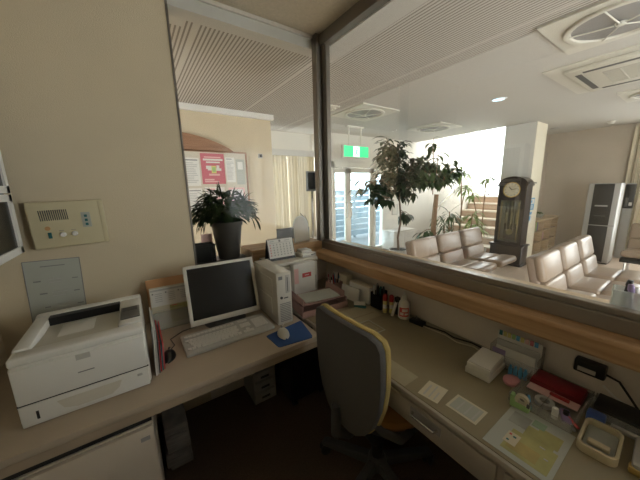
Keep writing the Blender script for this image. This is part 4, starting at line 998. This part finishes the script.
MB().lathe([(.014, .122), (.014, .140), (.006, .150), (.004, .165), (.001, .165)], n=18).build('nozzle', M['white'], t)
b = MB().mat(M['paper']); a0 = R(150)
def lab(r, z0, z1, m, u0, u1): b.mat(M[m]); b.grid(lambda u, v: (r*math.cos(R(u0)+(R(u1)-R(u0))*u), r*math.sin(R(u0)+(R(u1)-R(u0))*u), z0+(z1-z0)*v), 12, 1)
lab(.0345, .02, .075, 'redp', 170, 270); lab(.0349, .028, .045, 'paper', 180, 215); lab(.0349, .050, .068, 'paper', 200, 255); lab(.0349, .03, .042, 'paper', 225, 262)
b.build('label', None, t)
# power plug and cables
t = thing('power_adapter', 'black plug block with cable at the foot of the counter wall', 'power adapter', (1.255, .868, DZ), R(5))
MB().box(-.02, .02, -.045, .04, 0, .022, bev=.004).build('block', M['black'], t); MB().box(-.012, .012, -.015, .015, .022, .034, bev=.003).build('plug', M['dgrey'], t); MB().cyl((-.008, 0, .03), (-.008, 0, .05), .003).build('prong', M['grey'], t)
o = MB().tube([(1.262, .825, DZ+.006), (1.285, .72, DZ+.006), (1.27, .66, DZ+.006), (1.295, .58, DZ+.006), (1.285, .50, DZ+.006)], .0045, n=6).build('power_cable', M['black']); tag(o, 'black cable running along the counter wall', 'cable')
o = MB().tube([(1.25, .825, DZ+.004), (1.262, .70, DZ+.004), (1.245, .63, DZ+.004), (1.27, .56, DZ+.004), (1.25, .50, DZ+.004)], .003, n=6).build('power_cable', M['cpaper']); tag(o, 'thin beige cable beside the black one on the counter', 'cable')
# white boxes
o = thing('memo_box', 'lower white square box on the counter', 'box', (1.148, .452, DZ), R(2)); MB().box(-.080, .080, -.048, .048, 0, .027, bev=.003).build('box', M['white'], o)
o = thing('memo_box', 'upper white box with paper on top, stacked on the other', 'box', (1.145, .452, DZ+.0275), R(4)); MB().box(-.078, .078, -.045, .045, 0, .025, bev=.003).build('box', M['white'], o); MB().box(-.074, .074, -.042, .042, .025, .029).build('note_pad', M['paper'], o)
t = thing('acrylic_card_stand', 'clear card stand with coloured index tabs by the wall', 'card stand', (1.262, .385, DZ), (0, R(0), R(2)))
b = MB(); b.box(-.045, .04, -.085, -.082, 0, .09); b.box(-.045, .04, .082, .085, 0, .09); b.box(.037, .04, -.085, .085, 0, .12); b.box(-.045, -.042, -.085, .085, 0, .06); b.box(-.045, .04, -.085, .085, 0, .003); b.build('stand', M['clear'], t)
b = MB().mat(M['paper']); b.box(.015, .02, -.08, .08, .004, .135); b.mat(M['lprint']); b.box(.0, .004, -.078, .075, .004, .105)
cs = ['teal', 'yellow', 'yellow', 'green', 'bluep', 'yellow', 'lpink', 'pink', 'bluep']
for i, c in enumerate(cs): b.mat(M[c]); b.box(.012, .0145, .062-i*.016, .074-i*.016, .118, .140)
b.mat(M['paper']); b.box(-.02, -.016, -.07, .07, .004, .085); b.mat(M['purple']); b.box(-.035, -.03, .03, .078, .004, .075)
b.build('cards', None, t)
for i in range(4):
    o = thing('small_bottle', ['leftmost', 'second', 'third', 'rightmost'][i] + ' of four small blue bottles by the card stand', 'small bottle', (1.195+.004*i, .378-.016*i, DZ), 0, 'small blue bottles'); MB().lathe([(.007, 0), (.007, .03), (.004, .036), (.004, .045), (.001, .045)], n=12).build('bottle', M['bluep'], o)
t = thing('round_case', 'round pink plastic case lying on the counter', 'case', (1.15, .355, DZ)); MB().lathe([(.001, 0), (.026, 0), (.028, .004), (.028, .012), (.024, .016), (.001, .017)], n=28, sx=1.25).build('case', mat('rose_plastic', (.62, .27, .29), .5), t)
t = thing('tape_dispenser', 'light green tape dispenser beside the clear tray', 'tape dispenser', (1.03, .285, DZ), R(-85))
b = MB(); b.box(-.028, .028, -.012, .012, 0, .022, bev=.004); b.prism([(-.028, .015), (-.028, .045), (-.020, .045), (-.012, .022)], -.010, .010, 'y'); b.build('base', M['green'], t)
MB().lathe([(.010, -.008), (.020, -.008), (.020, .008), (.010, .008), (.010, -.008)], T=TR((.004, 0, .034), rx=R(90)), n=20).build('tape_roll', M['cpaper'], t)
MB().box(.020, .028, -.011, .011, .02, .034).build('cutter', M['dgrey'], t)
# tray one with contents
def acrylic_tray(loc, rz, w, h, label, name='desk_tray', wall=.03):
    t = thing(name, label, 'tray', loc, rz); b = MB(); b.box(-w/2, w/2, -h/2, h/2, 0, .003)
    for x in (-w/2, w/2-.003): b.box(x, x+.003, -h/2, h/2, 0, wall)
    for y in (-h/2, h/2-.003): b.box(-w/2, w/2, y, y+.003, 0, wall)
    b.box(-w/2, w/2, -.0015, .0015, 0, wall*.8); b.build('tray', M['clear'], t); return t
acrylic_tray((1.165, .235, DZ), R(-1), .25, .175, 'clear tray holding the red ink pad box')
Z1 = DZ+.0035
t = thing('ink_pad', 'dark red ink pad case in the clear tray', 'ink pad', (1.235, .235, Z1), R(0)); MB().box(-.045, .045, -.075, .075, 0, .022, bev=.004).build('case', M['dred'], t); MB().box(-.043, .043, -.073, .073, .022, .030, bev=.003).build('lid', M['dred'], t)
t = thing('pink_card', 'pale pink card with a red sticker in front of the ink pad', 'card', (1.165, .235, Z1+.012), R(0)); MB().box(-.022, .02, -.075, .07, 0, .003).build('card', M['lpink'], t); MB().box(-.006, .006, -.05, .005, .003, .012, bev=.002).build('red_stamp', M['red'], t)
t = thing('tape_roll', 'clear tape roll lying in the tray', 'tape', (1.115, .24, Z1)); MB().lathe([(.015, 0), (.028, 0), (.028, .014), (.015, .014), (.015, 0)], n=24).build('roll', M['lgrey'], t)
t = thing('glue_stick', 'short white round stick in the tray', 'glue stick', (1.07, .20, Z1)); MB().lathe([(.009, 0), (.009, .034), (.007, .038), (.001, .038)], n=16).build('stick', M['white'], t)
t = thing('rubber_stamp', 'dark purple rubber stamp lying in the tray', 'stamp', (1.095, .178, Z1), R(20)); MB().box(-.03, .03, -.012, .012, 0, .016, bev=.003).build('block', M['purple'], t); MB().cyl((0, 0, .016), (0, 0, .028), .008).build('grip', M['black'], t)
for i, (m, l) in enumerate((('black', 'black'), ('bluep', 'blue'), ('lprint', 'grey'), ('redp', 'red'))):
    o = thing('ballpoint_pen', l + ' ballpoint pen lying in the clear tray', 'pen', (1.075+.004*i, .285-.013*i if i < 2 else .165, Z1+.004+(.009*(i-2) if i > 2 else 0)), (0, R(90), R(10+12*i)), 'pens lying in the clear tray'); MB().cyl((0, 0, -.035), (0, 0, .035), .004, n=10).build('barrel', M[m], o)
acrylic_tray((1.236, .055, DZ), R(0), .105, .17, 'clear tray holding the long black case')
t = thing('long_case', 'long black case in the second clear tray', 'case', (1.236, .055, Z1+.0003), R(0)); MB().box(-.045, -.004, -.078, .078, 0, .03, bev=.004).box(.004, .045, -.078, .078, 0, .03, bev=.004).build('box', M['black'], t); MB().box(-.045, .045, -.078, .078, .03, .037, bev=.003).build('lid', M['black'], t)
t = thing('stamp_case', 'deep blue case standing between the black case and beige basket', 'case', (1.160, .118, DZ+.0005), R(0)); MB().box(-.018, .018, -.022, .022, 0, .034, bev=.006).build('case', mat('deep_blue_plastic', (.05, .10, .35), .4), t)
t = thing('ruler', 'grey metal ruler lying in front of the black case', 'ruler', (1.172, .03, DZ+.0005), R(90)); MB().box(-.055, .055, -.008, .008, 0, .012, bev=.002).build('blade', M['lgrey'], t)
# ring basket
t = thing('oval_basket', 'beige rounded rectangular basket at the front of the trays', 'basket', (1.066, .091, DZ+.0), R(2))
def rrect(w, h, r, n=6):
    o = []
    for cx, cy, a0 in ((w-r, h-r, 0), (-w+r, h-r, 90), (-w+r, -h+r, 180), (w-r, -h+r, 270)):
        for k in range(n+1): a = R(a0+90*k/n); o.append((cx+r*math.cos(a), cy+r*math.sin(a)))
    return o
b = MB(); o1 = rrect(.074, .043, .022); o2 = rrect(.066, .035, .016)
V = [[b._v(None, (x, y, z)) for x, y in q] for q, z in ((o1, 0), (o1, .020), ([(x*.98, y*.97) for x, y in o1], .025), (o2, .025), (o2, .005), ([(x*.9, y*.95) for x, y in o1], 0))]
for A, B in zip(V, V[1:]+V[:1]):
    for k in range(len(A)):
        f = b.face([A[k], A[(k+1) % len(A)], B[(k+1) % len(A)], B[k]])
        if f: f.smooth = True
b.build('rim', M['ring'], t)
MB().box(-.064, .064, -.033, .033, .002, .006).build('bottom', M['gpaper'], t)
o = MB().box(-.010, .010, -.024, .024, 0, .012, bev=.003).build('wooden_stick', M['ring'], None, (1.04, .090, DZ+.0065)); tag(o, 'cream stick lying inside the beige basket', 'stick')
# teal/gold object bottom right
t = thing('clip_case', 'clear case with gold trim and teal clip at the lower right corner', 'case', (1.088, -.012, DZ), R(3))
MB().box(-.07, .07, -.045, .04, 0, .03, bev=.008).build('case', M['lgrey'], t); MB().box(-.074, -.045, -.05, .045, 0, .02, bev=.006).build('trim', M['gold'], t); MB().box(-.06, .07, -.012, .008, .03, .036, bev=.002).build('clip', M['teal'], t)
# adapter hanging on the wall
t = thing('wall_adapter', 'black oblong adapter with grey label fixed to the counter wall', 'adapter', (1.325, .17, .782), R(0))
MB().box(-.04, -.002, -.042, .042, 0, .05, bev=.006).build('body', M['black'], t); MB().box(-.042, -.0395, -.018, .03, .010, .026).build('sticker', M['lgrey'], t)
MB().tube([(-.02, -.042, .02), (-.025, -.075, .015), (-.03, -.11, -.03), (-.035, -.14, -.07), (-.04, -.2, -.08)], .004, n=6).build('cord', M['black'], t)
o = MB().tube([(1.30, .13, DZ+.06), (1.295, .10, DZ+.04), (1.300, .05, DZ+.012), (1.302, -.03, DZ+.006), (1.28, -.12, DZ+.004)], .0032, n=6).build('white_cord', M['white']); tag(o, 'thin white cord running down behind the black case', 'cable')

# frosted cup with pens on the outer ledge
t = thing('pen_cup', 'frosted square pen cup on the outer ledge behind the glass', 'pen cup', (1.405, .125, 1.0), R(10))
b = MB(); b.box(-.038, .038, -.038, -.034, 0, .10); b.box(-.038, .038, .034, .038, 0, .10); b.box(-.038, -.034, -.038, .038, 0, .10); b.box(.034, .038, -.038, .038, 0, .10); b.box(-.038, .038, -.038, .038, 0, .004); b.build('cup', M['frost'], t)
pen((1.40, .135, 1.0045), 5, .3, 'black', 'black pen standing in the frosted cup', .11, None, 'pens in the frosted cup', .008)
pen((1.415, .11, 1.0045), -6, .8, 'pink', 'magenta pen standing in the frosted cup', .09, 'white', 'pens in the frosted cup', .008)
pen((1.385, .105, 1.0045), 8, 1.5, 'purple', 'purple pen leaning in the frosted cup', .10, 'purple', 'pens in the frosted cup', .008)
t = thing('glass_dish', 'clear round dish beside the frosted pen cup', 'dish', (1.43, .02, 1.0)); MB().lathe([(.03, 0), (.05, .05), (.047, .05), (.028, .006), (.001, .006)], n=24).build('dish', M['frost'], t)

# ================================================================== OFFICE CHAIR
t = thing('office_chair', 'grey-backed office chair with mustard yellow edging at the counter', 'office chair', (.87, .80, 0))
# local x forward (+x faces counter), back at x=-.22
def back_outline(s=1.0, zc=.70):
    pts = []
    H = [(.452, .04), (.462, .08), (.49, .118), (.55, .162), (.64, .194), (.74, .210), (.84, .214), (.90, .212), (.932, .198), (.952, .16), (.960, .08), (.962, 0)]
    right = [(y, z) for z, y in H]; left = [(-y, z) for z, y in H[::-1]]
    return [(y*s-.055*max(0, .88-z), zc+(z-zc)*s) for y, z in right+left[1:]]
def curvx(y, z): return -.235 + .035*(abs(y)/.2)**2 + .10*max(0, .60-z)*.8
def back_slab(name, s, x0, x1, m, parent):
    b = MB(); pts = back_outline(s); n = len(pts); rows = []
    cy, cz = 0, .70
    rings = [1.0, .985, .7, .35, .0]
    front = []; back = []
    for q in rings:
        front.append([b._v(None, (curvx(y*q, cz+(z-cz)*q)+x1-(.012 if q == 1.0 else 0), y*q, cz+(z-cz)*q)) for y, z in pts])
        back.append([b._v(None, (curvx(y*q, cz+(z-cz)*q)+x0+(.008 if q == 1.0 else 0), y*q, cz+(z-cz)*q)) for y, z in pts])
    for S in (front, back):
        for A, B in zip(S, S[1:]):
            for k in range(n):
                f = b.face([A[k], A[(k+1) % n], B[(k+1) % n], B[k]])
                if f: f.smooth = True
    for k in range(n):
        f = b.face([front[0][k], front[0][(k+1) % n], back[0][(k+1) % n], back[0][k]])
        if f: f.smooth = True
    bmesh.ops.remove_doubles(b.bm, verts=b.bm.verts, dist=1e-5)
    return b.build(name, m, parent)
back_slab('back_shell', .98, -.02, .012, M['chair_back'], t)
back_slab('backrest_cushion', 1.0, .006, .030, M['chair_yellow'], t)
b = MB(); b.lathe([(.001, .0), (.20, .0), (.235, .015), (.245, .035), (.235, .055), (.18, .065), (.001, .062)], (0.085, 0.03, .378), n=40, sx=.82, sy=.86); b.build('seat', M['chair_orange'], t)
b = MB(); b.lathe([(.001, 0), (.17, 0), (.215, .02), (.001, .021)], (0.075, 0.03, .360), n=36); b.build('seat_pan', M['chair_back'], t)
b = MB(); b.tube([(-.05, 0, .38), (-.20, 0, .375), (-.262, 0, .42), (-.262, 0, .50), (-.262, 0, .56)], [.022, .024, .024, .022, .018], n=10); b.build('back_support', M['dgrey'], t)
for sy in (-1, 1): MB().tube([(-.225, sy*.15, .60), (-.17, sy*.185, .52), (-.08, sy*.20, .44), (.02, sy*.17, .385), (.05, sy*.10, .37)], [.012, .016, .018, .018, .012], n=10).build('side_bracket', M['chair_back'], t)
MB().box(-.12, .16, -.10, .12, .325, .365, bev=.015).build('tilt_mechanism', M['black'], t)
MB().cyl((0, 0, .13), (0, 0, .375), .022).cyl((0, 0, .10), (0, 0, .24), .03).build('gas_lift', M['black'], t)
MB().lathe([(.001, .06), (.05, .06), (.05, .11), (.035, .13), (.001, .13)], n=20).build('base_hub', M['dgrey'], t)
for a in (120, 192, 264, 336, 48):
    c, s = math.cos(R(a)), math.sin(R(a)); Tl = Matrix.Rotation(R(a), 4, 'Z')
    lg = MB(); lg.prism([(.03, .062), (.30, .062), (.31, .075), (.29, .088), (.03, .118)], -.022, .022, 'y', T=Tl); L_ = lg.build('base_arm', M['dgrey'], t, bevel=.005)
    cs_ = MB(); rot = a+40
    for q in (-.016, .016):
        Tw = TR((.295*c, .295*s, .030), rz=R(rot)); cs_.lathe([(.001, -.009), (.024, -.009), (.028, -.004), (.028, .004), (.024, .009), (.001, .009)], T=Tw @ TR((0, q, 0), rx=R(90)), n=18)
    cs_.cyl((.295*c, .295*s, .04), (.295*c, .295*s, .07), .008); cs_.build('castor', M['cuticle'], L_)

# ================================================================== UNDER THE DESK
t = thing('drawer_pedestal', 'beige drawer unit under the left end of the desk', 'drawer unit', (-.26, 1.395, 0))
MB().box(-.29, .215, -.27, .30, .03, .60).build('body', M['cabinet'], t)
for z0, z1 in ((.04, .31), (.32, .595)):
    d = MB().box(-.258, .213, -.288, -.27, z0, z1, bev=.003).build('drawer', M['cabinet'], t); MB().box(.17, .20, -.291, -.288, z1-.05, z1-.035).build('lock', M['grey'], d)
MB().box(-.25, .205, -.25, .28, 0, .03).build('plinth', M['black'], t)
MB().box(-.285, .212, -.262, .28, .60, .634).build('gap_shade', M['gap'], t)  # black box standing for the shade in the gap under the desktop
rr = random.Random(2)
for i in range(5):
    z0 = i*.055
    o = MB().box(-.055, .055, -.17, .17, 0, .053, bev=.006).build('newspaper_bundle', M['news'], None, (.035+rr.uniform(-.008, .008), 1.60+rr.uniform(-.02, .02), z0+.001)); tag(o, ['bottom', 'second from bottom', 'middle', 'second from top', 'topmost'][i] + ' bundle of old papers beside the drawer unit', 'paper bundle', 'paper bundles under the desk')
t = thing('letter_drawer_tower', 'narrow pale drawer tower on the floor under the desk', 'drawer unit', (.605, 1.725, 0))
b = MB(); b.box(-.08, .08, -.11, .12, 0, .012); b.box(-.08, -.072, -.11, .12, 0, .50); b.box(.072, .08, -.11, .12, 0, .50); b.box(-.08, .08, -.11, .12, .49, .50); b.box(-.08, .08, .112, .12, 0, .5); b.build('case', M['lgrey'], t)
for i in range(6):
    d = MB().box(-.070, .070, -.115, .10, .016+i*.079, .076+i*.079, bev=.003).build('drawer', M['lgrey'], t); MB().box(-.03, .03, -.1175, -.1145, .030+i*.079, .045+i*.079).build('handle', M['dgrey'], d)
t = thing('black_cabinet', 'black rolling cabinet on castors under the desk corner', 'cabinet', (.86, 1.64, 0))
MB().box(-.15, .15, -.22, .15, .06, .56, bev=.006).build('body', M['black'], t); MB().box(-.145, .145, -.232, -.22, .07, .55, bev=.004).build('door', M['black'], t)
MB().tube([(.0, -.232, .44), (.0, -.246, .44), (.09, -.246, .44), (.09, -.232, .44)], .004, n=8).build('handle', M['steel'], t)
for sx in (-.11, .11):
    for sy in (-.18, .11): MB().cyl((sx-.012, sy, .028), (sx+.012, sy, .028), .028, n=16).box(sx-.012, sx+.012, sy-.012, sy+.012, .03, .065).build('castor', M['cuticle'], t)
